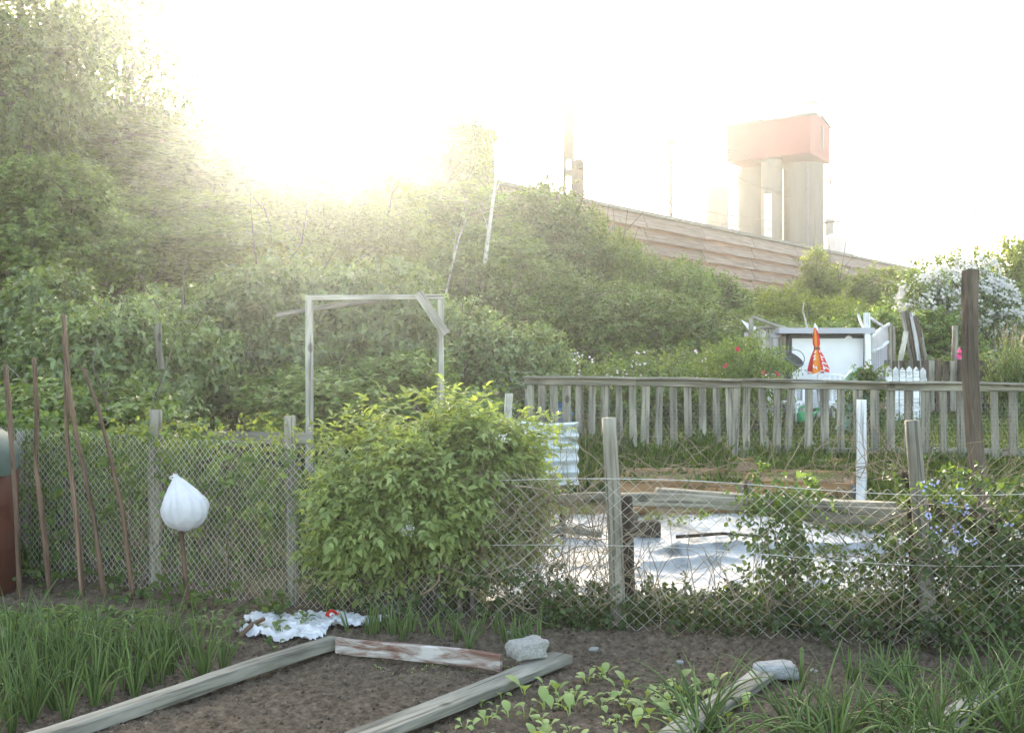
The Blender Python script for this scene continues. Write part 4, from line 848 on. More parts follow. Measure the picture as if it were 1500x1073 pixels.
# closed parasol: red and orange gores with a printed white band
D = 15.2; x = PX(1199, D); t = thing('closed_parasol', 'closed red and orange parasol tied in the middle, in front of the white shed', 'parasol', (x, D, T(x, D)))
za = lambda py: P(0, py, D).z
MB().tube([(x+.02, D, T(x, D)+.1), (x-.03, D, za(478))], .017, 8).build('pole', MAT['white_plastic'], t)
MB().lathe([(.02, za(480)), (.022, za(477)), (.006, za(473.5))], 10, (x-.05, D, 0)).build('tip', MAT['white_plastic'], t)
prof = [(478, .012), (486, .035), (495, .05), (503, .052), (509, .038), (513, .05), (521, .085), (531, .115), (540, .138), (545, .15)]
def gore(c0, c1, push=0.0):
    V = []; nn = 6
    for py, rr in prof:
        for k in range(nn+1):
            f = c0+(c1-c0)*k/nn; a = f*2*math.pi; pl = 1+.20*math.sin(a*8+rr*6)*min(1, rr/.10)+push
            cx = x-.05+(.05*(py-478)/67); V.append((cx+rr*pl*math.cos(a), D+rr*pl*math.sin(a)*.8, za(py)+(.022*math.sin(a*4+1)+.015*math.cos(a))*max(0, (py-531)/14)))
    m = len(prof); return MB().add(V, [(i*(nn+1)+k, (i+1)*(nn+1)+k, (i+1)*(nn+1)+k+1, i*(nn+1)+k+1) for i in range(m-1) for k in range(nn)])
for k in range(8):
    gore(k/8, (k+1)/8).build('gore', MAT['orange_cloth'] if k in (2, 5) else MAT['red_cloth'], t, smooth=True)
MB().lathe([(.045, za(511.5)), (.047, za(510)), (.045, za(508.5))], 14, (x-.025, D, 0), cap=False).build('tie', MAT['dark_metal'], t)
m = MB(); r = rs(33)                         # broken white lettering strokes and the pale hem
def onc(a, py, e=.006):
    rr = np.interp(py, [p[0] for p in prof], [p[1] for p in prof])*(1+.20*math.sin(a*8+.7))+e; cx = x-.05+.05*(py-478)/67; return (cx+rr*math.cos(a), D+rr*math.sin(a)*.8, za(py))
for a0, p0_, a1, p1_ in ((-2.35, 516, -2.05, 514), (-2.4, 522, -2.1, 520), (-2.3, 527, -2.1, 524), (-1.15, 513, -.85, 515), (-1.2, 520, -.8, 523), (-1.15, 524, -.9, 527), (-1.1, 530, -1.0, 534), (-.95, 530, -.75, 533), (-2.25, 534, -2.15, 539), (-2.05, 536, -1.95, 540), (-1.2, 537, -1.12, 541), (-1.0, 535, -.95, 541), (-.9, 537, -.7, 540)):
    m.tube([onc(a0+(a1-a0)*f, p0_+(p1_-p0_)*f+1.2*math.sin(f*3.1)) for f in np.linspace(0, 1, 5)], .009, 5, ry=.4)
m.build('printed_letters', MAT['white_cloth'], t)
MB().tube([(lambda q: (q[0], q[1], q[2]+.022*math.sin(a*4+1)+.015*math.cos(a)))(onc(a, 545, .001)) for a in np.linspace(0, 2*math.pi, 80)], .006, 5, cap=False).build('hem', MAT['white_cloth'], t)
# watering can
D = 14.2; x = PX(1177, D); g = T(x, D); t = thing('watering_can', 'green plastic watering can standing behind the railing slats', 'watering can', (x, D, g)); zb_ = max(g, P(0, 618, D).z); hh = P(0, 599, D).z-zb_
gp = MAT['green_plastic']; MB().lathe([(.085, 0), (.09, .02), (.085, hh*.75), (.06, hh*.85), (.055, hh*.84)], 20, (x, D, zb_)).build('body', gp, t, smooth=True)
MB().tube([(x-.07, D, zb_+hh*.7), (x-.06, D, zb_+hh*1.08), (x, D, zb_+hh*1.2), (x+.06, D, zb_+hh*1.05), (x+.08, D, zb_+hh*.5)], .014, 8).build('handle', gp, t, smooth=True)
s = MB().tube([(x+.06, D, zb_+.05), (x+.2, D, zb_+hh*.9)], [.025, .014], 8).build('spout', gp, t); MB().lathe([(.014, 0), (.04, .03), (.04, .04)], 14, (x+.2, D, zb_+hh*.9)).build('rose', gp, s)
# dark tilted container by the shed
D = 15.0; t = thing('charcoal_bucket', 'dark tilted bucket with a pale rim hanging beside the white screen', 'bucket', P(1157, 535, D)); c = P(1157, 534, D)
M = Matrix.Translation(c) @ Matrix.Rotation(R(28), 4, 'Y') @ Matrix.Rotation(R(30), 4, 'X')
MB().lathe([(.08, -.13), (.09, -.125), (.15, .10), (.14, .10), (.085, -.10)], 20).build('body', MAT['dark_metal'], t, M, smooth=True)
MB().lathe([(.145, .09), (.16, .095), (.16, .115), (.145, .12)], 24, cap=False).build('rim', MAT['grey_metal'], t, M)
MB().tube([(.15*math.cos(a), .0, .1+.16*math.sin(a)) for a in np.linspace(0, math.pi, 12)], .006, 6).build('handle', MAT['grey_metal'], t, M)
# green covered plant
D = 12.6; x = PX(1256, D); g = T(x, D); t = thing('covered_plant', 'climbing plant under a green plastic cover behind the railing', 'plant', (x, D, g)); zt = P(0, 538, D).z
V = []; n = 30; rows = 18; r = rs(44)
for j in range(rows+1):
    v = j/rows; z = g+.2+(zt-g-.2)*v; rad = .17*math.sqrt(max(0, 1-max(0, (v-.72)/.28)**2))+.06*(1-v)
    for k in range(n):
        a = 2*math.pi*k/n; q = 1+.12*math.sin(a*5+v*6)+.08*math.sin(a*9-v*11); V.append((x+.04*v+rad*q*math.cos(a), D+rad*q*math.sin(a), z+.012*math.sin(a*4+v*9)))
MB().add(V, [(j*n+k, j*n+(k+1) % n, (j+1)*n+(k+1) % n, (j+1)*n+k) for j in range(rows) for k in range(n)]).build('cover', MAT['green_sheet'], t, smooth=True)
O = np.stack([x-.02+r.normal(size=260)*.16, D-.24+r.normal(size=260)*.06, g+r.random(260)*(zt-g)*.85], 1); O2 = np.stack([x+.05+r.normal(size=90)*.08, D-.16+r.normal(size=90)*.06, zt-.22+r.random(90)*.22], 1)
O = np.concatenate([O, O2]); link('leaves', np_mesh('leaves', *shoots(r, O, nrm(np.array((0, -1, .3))+rvec(r, len(O))), .16, 7, .055, .75, tpl=LEAF8)), MAT['vine'], t)

# ---- picket fences at the back
fg = 'picket fences at the far gardens'
t = thing('picket_fence', 'short run of white pointed pickets beside the shed', 'fence', P(1326, 610, 14.6), fg); D = 14.6
for k in range(6):
    px = 1302+k*10; b = P(px, 620, D); w2 = .04; top = P(px, 536+(k % 3), D).z
    MB().add([(b.x-w2, D-.01, b.z), (b.x+w2, D-.01, b.z), (b.x+w2, D-.01, top-.05), (b.x, D-.01, top), (b.x-w2, D-.01, top-.05), (b.x-w2, D+.012, b.z), (b.x+w2, D+.012, b.z), (b.x+w2, D+.012, top-.05), (b.x, D+.012, top), (b.x-w2, D+.012, top-.05)],
      [(0, 1, 2, 3, 4), (9, 8, 7, 6, 5), (0, 5, 6, 1), (1, 6, 7, 2), (2, 7, 8, 3), (3, 8, 9, 4), (4, 9, 5, 0)]).build('picket', WW, t)
for py in (556, 598): board('rail', P(1297, py, D+.035), P(1357, py, D+.035), .06, .03, WW, t)
t = thing('picket_fence', 'long brown picket fence across the far gardens at right', 'fence', P(1410, 600, 15.6), fg); D = 15.6; r = rs(45)
for k in range(26):
    px = 1301+k*10.6; b = P(px, 602, D); tp = P(px+r.normal()*.6, 528+r.normal()*1.2, D)
    board('picket', b, tp, .092, .02, BW if k % 3 else GW, t, side=(1, 0, 0), rough=.003, ragged=.02)
for py in (545, 586): board('rail', P(1297, py, D+.03), P(1575, py, D+.03), .07, .03, BW, t)
# ---- pile of planks, lone post, pinwheel, twig bundle
pg = 'planks leaning together behind the brown fence'
for k, (a, b, c, d, wd, mt, lb) in enumerate(((1321, 457, 1338, 530, .08, GW, 'leftmost grey plank of the leaning pile'), (1330, 455, 1342, 530, .09, BW, 'brown plank second from left in the leaning pile'), (1334, 458, 1348, 530, .06, WW, 'white plank of the leaning pile'), (1340, 462, 1357, 530, .07, BW, 'brown plank on the right side of the leaning pile'), (1349, 485, 1361, 530, .05, GW, 'short grey plank at the right end of the leaning pile'), (1327, 485, 1314, 530, .08, PW, 'pale plank slanting the other way at the pile'))):
    p, q = P(c, d+45, 17-.04*k), P(a, b, 17.3-.06*k); p.x += (c-a)/F*17*.5
    tag(board('leaning_plank', p, q, wd, .03, mt, None, side=(1, 0, 0)), lb, 'plank', pg)
o = log('fence_stump', [P(1308, 575, 17.5), P(1307, 478, 17.5)], .06, .05, GW); tag(o, 'grey post left of the leaning plank pile', 'post')
o = log('garden_pole', [P(1399, 590, 16.6), P(1399, 477, 16.6)], .06, .05, GW); tag(o, 'grey pole standing behind the brown fence beside the pinwheel', 'post')
t = thing('pinwheel', 'pink and white garden pinwheel behind the brown picket fence', 'pinwheel', P(1410, 575, 16.3)); c = P(1411, 519, 16.3)
MB().tube([P(1411, 580, 16.32), c], .012, 6).build('stick', WW, t)
for k in range(6):
    a = k*math.pi/3; e = Vector((math.cos(a), 0, math.sin(a))); f = Vector((math.cos(a+.75), 0, math.sin(a+.75))); y = Vector((0, -1, 0)); V = [c, c+e*.13+y*.02, c+f*.12+y*.05, c+f*.05+y*.06]
    V += [v+Vector((0, .006, 0)) for v in V]; MB().add(V, [(0, 3, 2, 1), (4, 5, 6, 7), (0, 1, 5, 4), (1, 2, 6, 5), (2, 3, 7, 6), (3, 0, 4, 7)]).build('vane', MAT['magenta'] if k in (2, 3, 4) else MAT['white_plastic'], t)
r = rs(46); m = MB(); 
for k in range(22):
    a = r.uniform(1470, 1508); p = P(a, 560, 15.2+r.random()*.5); q = P(a+r.normal()*18, 462+r.random()*35, 15.2+r.random()*.5); mid = (p+q)/2+Vector((r.normal()*.05, 0, 0)); m.tube([p, mid, q], [.012, .01, .004], 5)
o = m.build('twig_bundle', MAT['dry']); tag(o, 'bundle of bare pea sticks standing at the right edge', 'twigs')

# ================================================================ NEAR FENCE AND KITCHEN GARDEN
FX = [-5.6, -4.6, -3.75, -2.55, -1.47, -.47, .62, 2.33, 4.6]; FY = [8.5, 8.1, 7.72, 7.3, 6.8, 6.5, 6.17, 5.86, 5.55]
def fy(x): return float(np.interp(x, FX, FY))
t = thing('chain_link_fence', 'rusty chain link fence with round grey posts across the kitchen garden', 'fence', (0, 6.35, 0))
for pts, r0, r1 in (([P(30, 870, 7.82), P(33, 632, 7.82)], .05, .045), ([P(227, 880, 7.36), P(228, 600, 7.36)], .044, .042), ([P(429, 905, 6.86), P(427, 760, 6.86), P(424.5, 609, 6.86)], .040, .038),
                    ([P(643, 930, 6.59), P(641, 690, 6.59)], .04, .035), ([P(906, 945, 6.22), P(901, 780, 6.22), P(892, 612, 6.22)], .050, .045), ([P(1368, 985, 5.93), P(1350, 780, 5.93), P(1336, 616, 5.93)], .048, .042), ([(4.3, 5.5, -.2), (4.35, 5.5, 1.25)], .05, .045)):
    log('fence_post', pts, r0, r1, MAT['grey_wood'], t, n=14)
def chain(name, x0, x1, p, q, h, rad, seed, top):
    """woven diamond mesh: each wire zigzags between two columns"""
    xs = np.linspace(x0, x1, 400); ys = np.array([fy(x) for x in xs]); s = np.concatenate([[0], np.cumsum(np.hypot(np.diff(xs), np.diff(ys)))])
    n = int(s[-1]/p); m = int(h/q); V = []; Fs = []; k3 = 4
    for k in range(n):
        jj = np.arange(m+1); u = (k+((jj+k) % 2)*1.0+.02)*p; v = jj*q*1.0
        sag = .018*fbm(u*1.3, v*2+seed, 2)*4; topz = np.interp(u/s[-1], *top)
        z = .02+v*(topz/h)+.03*fbm(u*1.1+3, np.full_like(u, seed), 2)*(v/h); X = np.interp(u+sag*.6, s, xs); Y = np.interp(u, s, ys)-.055+.05*fbm(u*.9, v*1.4+seed, 3)+np.where((jj+k) % 2 == 0, .004, -.004)
        Pn = np.stack([X, Y, z], 1); c = len(V)
        tn = nrm(np.gradient(Pn, axis=0)); sd_ = nrm(np.cross(tn, np.array((0, 1., 0)))); 
        sd_[1:] = np.where((sd_[1:]*sd_[:1]).sum(1, keepdims=True) < 0, -sd_[1:], sd_[1:]); nn = np.array((0, 1., 0))
        for i in range(m+1):
            for a in range(k3):
                th = 2*math.pi*(a+.5)/k3; V.append(Pn[i]+rad*(math.cos(th)*np.array((1., 0, 0))*1.25+math.sin(th)*nn))
        Fs += [(c+i*k3+a, c+i*k3+(a+1) % k3, c+(i+1)*k3+(a+1) % k3, c+(i+1)*k3+a) for i in range(m) for a in range(k3)]
    return link(name, np_mesh(name, np.array(V), np.array(Fs), True), MAT['wire' if p < .03 else 'rusty_wire'], t)
chain('fine_wire_mesh', -5.4, -.47, .0245, .027, 1.12, .0014, 1.0, ([0, .3, .55, .75, 1], [1.22, 1.15, 1.10, 1.10, 1.06]))
chain('wide_wire_mesh', -.50, 4.5, .043, .042, 1.0, .0017, 5.0, ([0, .3, .6, 1], [.98, .93, .92, .95]))
for z, rad in ((.9, .0025), (.5, .002)):
    MB().tube([(x, fy(x)-.04, z+.03*math.sin(x*2)) for x in np.linspace(-.5, 4.5, 40)], rad, 5).build('tension_wire', MAT['wire'], t)

# ---- rail fence of heavy old timbers behind it
t = thing('rail_fence', 'low fence of heavy weathered rails on dark posts behind the wire mesh', 'fence', (1.9, 6.5, 0))
board('rail', P(908, 732, 6.62), P(1130, 739, 6.5), .085, .06, MAT['grey_wood'], t, rough=.006, ragged=.03)
board('rail', P(1120, 742, 6.56), P(1335, 760, 6.3), .11, .07, MAT['grey_wood'], t, rough=.006, ragged=.04)
board('rail', P(962, 722, 6.66), P(1335, 738, 6.42), .035, .10, MAT['grey_wood'], t, rough=.006, ragged=.04)
board('rail', P(1330, 750, 6.28), P(1545, 760, 6.1), .10, .07, MAT['brown_wood'], t, rough=.006, ragged=.04)
board('rail', P(770, 729, 6.85), P(900, 728, 6.68), .05, .06, MAT['grey_wood'], t, rough=.006)
log('post', [P(919, 900, 6.5), P(915, 726, 6.5)], .055, .05, MAT['dark_wood'], t)
log('post', [P(1352, 930, 6.2), P(1338, 760, 6.2), P(1324, 690, 6.2)], .062, .022, MAT['dark_wood'], t)
log('post', [P(1455, 930, 6.2), P(1450, 745, 6.2)], .055, .05, MAT['dark_wood'], t)

# ---- elder bush
r = rs(110); ec = np.array((-.50, 6.62, 0)); t = thing('elder_bush', 'big bright green elder bush spilling over the wire fence at the centre', 'bush', (-.47, 6.98, 0))
O, D_ = crown(r, (.86, .40, .66), 1300, 24, .74, (.18, .33), up=.9); O = O+ec+np.array((-.02, 0, .70))
top = np.interp(O[:, 0], [-1.4, -1.2, -.9, -.5, -.15, .05, .25, .5], [.92, 1.02, 1.22, 1.29, 1.14, .96, .88, .82]); O[:, 2] = np.minimum(O[:, 2], top-.16+r.random(len(O))*.1); O[:, 1] += .26*sstep(-.45, .1, O[:, 0])*sstep(.95, .75, O[:, 2])+.10*sstep(.5, .25, O[:, 2])
link('foliage', np_mesh('foliage', *shoots(r, O, D_, r.uniform(.14, .30, len(O)), 6, .074, .52, .05, .10, (.6, 1.1), LEAF8, 5)), MAT['elder'], t)
O2 = np.array([tuple(P(a, b, 6.6+.3*r.random())) for a, b in ((745, 650), (770, 640), (790, 650), (805, 640), (812, 660), (765, 665), (795, 632), (490, 640), (520, 615), (560, 600), (610, 595), (655, 592), (700, 600), (480, 660))]); D2 = nrm(UP+rvec(r, len(O2))*.4)
link('foliage', np_mesh('foliage', *shoots(r, O2-D2*.08, D2, .2, 7, .085, .42, .05, .1, (.6, 1.1), LEAF8, 5)), MAT['elder'], t)
m = MB()
for k in range(16):
    e = O[r.integers(len(O))]; b = np.array((ec[0]+r.normal()*.22, ec[1]-.05+r.normal()*.1, -.02)); mid = (b+e)/2+np.array((r.normal()*.08, 0, .15)); m.tube([b, (b+mid)/2+r.normal(size=3)*.03, mid, (mid+e)/2, e], [.02, .016, .012, .008, .003], 6)
m.build('stems', MAT['bark'], t, smooth=True)
for px, py, n, sz in ((597, 775, 80, .019), (736, 641, 26, .018)):
    c = P(px, py, 6.12 if py > 700 else 6.3); C = np.array(c)+np.stack([r.normal(size=n)*sz, r.normal(size=n)*.012, r.normal(size=n)*sz*.8], 1)
    link('flower_head', flower_mesh(r, C, nrm(np.array((0, -1, .5))+rvec(r, n)*.4), .0065).mesh('flower_head'), MAT['petal'], t)

# ---- climbing vines on the fence
def vine(name, label, seed, pos, dirs, L, nl, ll, mat, ratio=.72, stems=14, extra=None, cat='vine', sag=.5):
    r = rs(seed); c = pos.mean(0); t = thing(name, label, cat, (c[0], c[1], 0)); 
    link('leaves', np_mesh('leaves', *shoots(r, pos, dirs, r.uniform(.5, 1.4, len(pos))*L, nl, ll, ratio, sag, .5, (.7, 1.3), LEAF8)), mat, t)
    m = MB()
    for k in range(stems):
        e = pos[r.integers(len(pos))]; x = e[0]+r.normal()*.2; b = np.array((x, fy(x)+r.normal()*.04, 0)); pts = [b+(e-b)*f+np.array((r.normal()*.04, r.normal()*.03, .03*r.normal())) for f in np.linspace(0, 1, 7)]; m.tube(pts, [.006, .006, .005, .005, .004, .003, .002], 5)
    m.build('stems', MAT['bark'], t); return t
r = rs(120)
def along(n, x0, x1, z0, z1, dy=(-.02, .25), dens=None):
    X = r.uniform(x0, x1, n*4); Z = z0+(z1-z0)*r.random(n*4)
    if dens is not None: k = r.random(n*4) < dens(X, Z); X, Z = X[k], Z[k]
    X, Z = X[:n], Z[:n]; Y = np.interp(X, FX, FY)+r.uniform(*dy, len(X)); return np.stack([X, Y, Z], 1)
def dl(X, Z):
    a = sstep(.55, 1.0, Z)*.9+.15+.55*(fbm(X*2.2, Z*2.6, 3)+.1)*2; return np.clip(a*np.where(X < -2.6, 1.5, np.where(Z > .72, .75, .35)), .02, 1)
p = along(800, -5.2, -1.35, .08, 1.12, (-.03, .3), dl); p[:, 2] += .16*sstep(-2.7, -4.2, p[:, 0])*(p[:, 2] > .8)+.1*fbm(p[:, 0]*3, p[:, 0], 2)
vine('climbing_vine', 'leafy climbing vine covering the left half of the wire fence', 121, p, nrm(np.array((0, -.5, .1))+rvec(r, len(p))), .26, 8, .072, MAT['vine'], stems=40)
p = along(110, -3.0, -1.3, 1.0, 1.2, (-.05, .25)); vine('climbing_vine', 'young vine tips curling over the top of the fence beside the grey posts', 122, p, nrm(np.array((.2, -.3, .7))+rvec(r, len(p))*.8), .22, 7, .045, MAT['yellow'], stems=14)
p = along(190, 1.42, 1.80, .0, .95, (.15, .38)); p2 = along(26, 1.4, 1.9, .72, 1.0, (.2, .5)); p = np.concatenate([p, p2])
vine('climbing_vine', 'green vine hanging over the weathered rail right of the white sheet', 123, p, nrm(np.array((0, -.6, -.1))+rvec(r, len(p))), .18, 7, .055, MAT['vine'], stems=10)
p = along(1500, 2.25, 4.2, .0, .95, (-.05, .5), lambda X, Z: np.clip(.55+sstep(2.4, 3.0, X)*.6+fbm(X*4, Z*4, 3)*1.3, .03, 1)*np.where((Z > .70) & (Z < .88), .3, 1))
tb = vine('flowering_vine', 'dark vine with small blue flowers climbing around the leaning grey post', 124, p, nrm(np.array((0, -.6, .0))+rvec(r, len(p))), .2, 8, .055, MAT['ivy'], stems=30)
C = []
for a, b in ((1352, 715), (1358, 709), (1373, 705), (1404, 716), (1392, 731), (1400, 738), (1385, 733), (1415, 742), (1356, 752), (1362, 757), (1399, 778), (1405, 774), (1411, 752), (1424, 790), (1371, 775), (1395, 803), (1478, 770)): C += [np.array(P(a, b, 5.62))+r.normal(size=3)*.014 for _ in range(4)]
C = np.array(C); link('blossoms', flower_mesh(r, C, nrm(np.array((0, -1, .3))+rvec(r, len(C))*.5), .0085).mesh('blossoms'), MAT['blue_petal'], tb)
O = np.array([tuple(P(a, b, 5.66)) for a, b in ((1380, 740), (1395, 700), (1370, 730), (1410, 730), (1350, 720), (1400, 760))]); link('leaves', np_mesh('leaves', *shoots(r, np.repeat(O, 3, 0), nrm(UP+rvec(r, 18)*.7), .1, 5, .07, .35, tpl=LEAF8)), MAT['vine'], tb)
p = along(720, .1, 2.5, .0, .36, (-.12, .7), lambda X, Z: np.clip(1.1-Z*4.2, .02, 1)); 
vine('ground_ivy', 'low ivy and weeds along the foot of the fence before the white sheet', 125, p, nrm(np.array((0, -.5, .35))+rvec(r, len(p))), .15, 8, .05, MAT['ivy'], stems=10, cat='ivy')
p = along(230, 1.6, 2.35, .05, .62, (.05, .4), lambda X, Z: np.clip(.9-Z*.8+fbm(X*5, Z*5)*1.5, .05, 1)); vine('hedge_weed', 'tall weeds growing through the fence between vine and leaning post', 126, p, nrm(np.array((0, -.3, .6))+rvec(r, len(p))), .2, 7, .05, MAT['vine'], stems=14, cat='weeds')
p = along(300, -1.35, .4, .0, .32, (-.14, .4)); vine('ground_ivy', 'weeds growing at the foot of the fence below the elder bush', 127, p, nrm(np.array((0, -.5, .4))+rvec(r, len(p))), .14, 7, .05, MAT['ivy'], stems=6, cat='ivy')
p = along(120, -4.0, -1.4, .0, .14, (-.45, -.02)); vine('ground_ivy', 'low leafy weeds along the foot of the fence behind the onion bed', 128, p, nrm(np.array((0, -.4, .6))+rvec(r, len(p))), .12, 6, .06, MAT['vine'], stems=4, cat='ivy', ratio=None or .72)
def tangle(label, seed, n, x0, x1, z0, z1, lean, L, rad=(.0016, .004), dy=(-.06, .25)):
    r = rs(seed); m = MB()
    for k in range(n):
        x = r.uniform(x0, x1); q = np.array((x, fy(x)+r.uniform(*dy), z0+(z1-z0)*r.random())); d = nrm(np.array((r.normal()*lean, r.normal()*.25, 1.0 if r.random() < .75 else r.normal()))); pts = [q]
        for s in range(6): d = nrm(d+r.normal(size=3)*.32*np.array((1, .4, 1))); q = q+d*L*r.uniform(.5, 1.3)/6; q[2] = max(q[2], .01); pts.append(q)
        a = r.uniform(*rad); m.tube(pts, np.linspace(a, a*.4, 7), 4, cap=False)
    o = m.build('dry_vine', MAT['dry']); return tag(o, label, 'dry vine')
tangle('tangle of dry brown vine stems on the fence left of the round centre post', 131, 210, -.25, .62, 0, .75, .7, .75)
tangle('dry brown stalks woven through the fence before the white sheet', 132, 100, .55, 2.3, 0, .22, .6, .65)
tangle('dry brown stalks woven through the fence beside the leaning post', 133, 210, 1.9, 4.0, 0, .7, .7, .6)
tangle('dry stems behind the fine wire mesh at left', 134, 170, -3.0, -.6, 0, .35, .35, .8)
tangle('dry vine lying along the top of the heavy rails', 135, 130, .6, 3.6, .88, .95, 2.5, .5, dy=(.25, .75))
m = MB(); r = rs(136)
for pp in (((690, 865), (735, 835), (790, 800), (850, 770), (880, 765)), ((780, 800), (800, 770), (830, 760), (870, 720)), ((720, 700), (770, 715), (830, 735), (885, 700)), ((600, 880), (640, 850), (655, 800), (700, 760))):
    q_ = np.array([P(a, b, 6.45+.03*r.normal()) for a, b in pp]); tt = np.linspace(0, len(pp)-1, 26); m.tube(np.stack([np.interp(tt, range(len(pp)), q_[:, c_]) for c_ in range(3)], 1)+np.stack([.02*np.sin(tt*4+r.random()*6), .01*np.sin(tt*5), .02*np.sin(tt*3.1+r.random()*6)], 1), np.linspace(.009, .004, 26), 7)
tag(m.build('old_vine_stem', MAT['dry'], smooth=True), 'thick bare old vine stems twisting behind the mesh left of the centre post', 'vine stem')

# ---- bean poles
pg = 'bean poles at the left'
for pts, r0, r1, lb in (([(29, 885), (24, 760), (15, 620), (8, 533)], .018, .014, 'bean pole nearest the left edge beside the red brown bin'), ([(74, 868), (66, 790), (52, 680), (54, 600), (50, 524)], .017, .012, 'short straight bean pole second from the left edge'),
        ([(121, 872), (112, 760), (98, 640), (97, 540), (93, 490)], .017, .013, 'dark bean pole crossing behind the tallest one'), ([(152, 872), (138, 760), (112, 640), (99, 560), (94, 460)], .019, .014, 'tallest bean pole, leaning and bent at the middle'), ([(194, 872), (180, 750), (160, 660), (142, 590), (121, 538)], .020, .011, 'curved bean pole on the right of the group, leaning left')):
    tag(log('bean_pole', [P(a, b, 6.95) for a, b in pts], r0, r1, MAT['stick'], n=10, rough=.16, seg=30), lb, 'pole', pg)
# ---- red-brown bin with a green tarpaulin at the left edge
x = PX(-52, 7.2); t = thing('water_butt', 'red brown water barrel under a green tarpaulin at the left edge', 'barrel', (x, 7.2, 0)); zt = P(0, 668, 7.2).z; rad = .345
MB().lathe([(rad*.96, 0), (rad, .05), (rad, zt*.32), (rad*1.02, zt*.34), (rad, zt*.36), (rad, zt*.64), (rad*1.02, zt*.66), (rad, zt*.68), (rad, zt)], 44, (x, 7.2, 0)).build('barrel', MAT['rust'], t, smooth=True)
V = []; n = 48; pr_ = [(1.035, -.10), (1.03, -.05), (1.03, 0), (1.0, .06), (.85, .15), (.5, .22), (.1, .24)]
for j, (f, dz) in enumerate(pr_):
    for k in range(n): a = 2*math.pi*k/n; V.append((x+rad*f*(1+.012*math.sin(a*11))*math.cos(a), 7.2+rad*f*(1+.012*math.sin(a*11))*math.sin(a), zt+dz+(.03*math.sin(a*5) if j == 0 else 0)))
MB().add(V, [(j*n+k, j*n+(k+1) % n, (j+1)*n+(k+1) % n, (j+1)*n+k) for j in range(6) for k in range(n)]+[tuple(6*n+k for k in range(n))]).build('tarpaulin', MAT['tarp'], t, smooth=True)
a = -.9; MB().lathe([(.007, 0), (.013, 0), (.013, .004), (.007, .004)], 14, cap=False).build('eyelet', MAT['grey_metal'], t, Matrix.Translation((x+rad*1.05*math.cos(a), 7.2+rad*1.05*math.sin(a), zt-.03)) @ Matrix.Rotation(a+math.pi/2, 4, 'Z') @ Matrix.Rotation(R(90), 4, 'X'))
# ---- stick with the white bag
o = log('bag_stick', [P(275, 890, 6.6), P(267, 790, 6.6), P(262, 740, 6.6), P(253, 691, 6.6)], .016, .012, MAT['stick'], n=9, seg=18); tag(o, 'short knotty stick carrying the white plastic bag', 'stick')
V = []; n = 64; rows = [(694, 256, 3, .5), (698, 258, 4, .6), (703, 261, 9, .9), (708, 263, 13, 1), (713, 265, 17, 1), (720, 268, 22, 1), (727, 270, 27, .95), (734, 271, 30, .8), (741, 271, 32, .65), (748, 270.5, 32, .4), (757, 270, 30, .35), (765, 269, 25, .3), (771, 269, 18, .25), (775, 270, 9, .2), (776.5, 270, 1, 0)]
for py, cx, rr, pl in rows:
    c = P(cx, py, 6.52); rw = rr/F*6.52
    for k in range(n):
        a = 2*math.pi*k/n; q = 1+pl*(.10*abs(math.sin(a*4.5+py*.03))**.5-.06+.06*math.sin(a*14-py*.09+1)+.05*math.sin(a*5+2)); side = 1+.06*math.sin(a*2+py*.06)
        V.append((c.x+rw*q*side*math.cos(a), c.y+rw*.75*q*math.sin(a), c.z+.006*math.sin(a*7+py)))
o = MB().add(V, [((j+1)*n+k, (j+1)*n+(k+1) % n, j*n+(k+1) % n, j*n+k) for j in range(len(rows)-1) for k in range(n)]+[tuple(range(n))]).build('plastic_bag', MAT['bag'], smooth=True); tag(o, 'white plastic bag pulled over the top of a stick', 'bag')
m = MB().tube([P(253+5*math.cos(a), 699+2*math.sin(a), 6.52+.02*math.sin(a)) for a in np.linspace(0, 6.28, 14)], .004, 5); m.build('bag_tie', MAT['white_plastic'], o)
# ---- bed edging planks, stones
eg = 'planks edging the beds'
def gp_(px, py, z=.02): D = (CAMZ-z)*F/(py-536.5); return Vector((PX(px, D), D, z))
def edge(a, b, wd, th, mt, lb, z=.015, side=None, name='edging_plank', rough=.004):
    p, q = gp_(*a, z), gp_(*b, z); tag(board(name, p, q, wd, th, mt, None, side, rough=rough), lb, 'plank', eg)
edge((40, 1085), (491, 941), .065, .095, MAT['plank'], 'grey edging plank between the onion bed and the bare bed', z=.022)
edge((492, 942), (735, 972), .085, .035, MAT['red_paint'], 'edging board with peeling red and white paint at the back of the bare bed', z=.045, rough=.006)
edge((520, 1085), (823, 963), .045, .135, MAT['plank'], 'wide grey plank with a stone on its far end', z=.028)
edge((985, 1082), (1118, 985), .04, .12, MAT['plank'], 'grey plank with a pale stone at its end, half hidden by onion leaves', z=.02)
edge((1325, 1092), (1462, 1003), .04, .12, MAT['plank'], 'grey plank in the lower right corner among the onion leaves', z=.02)
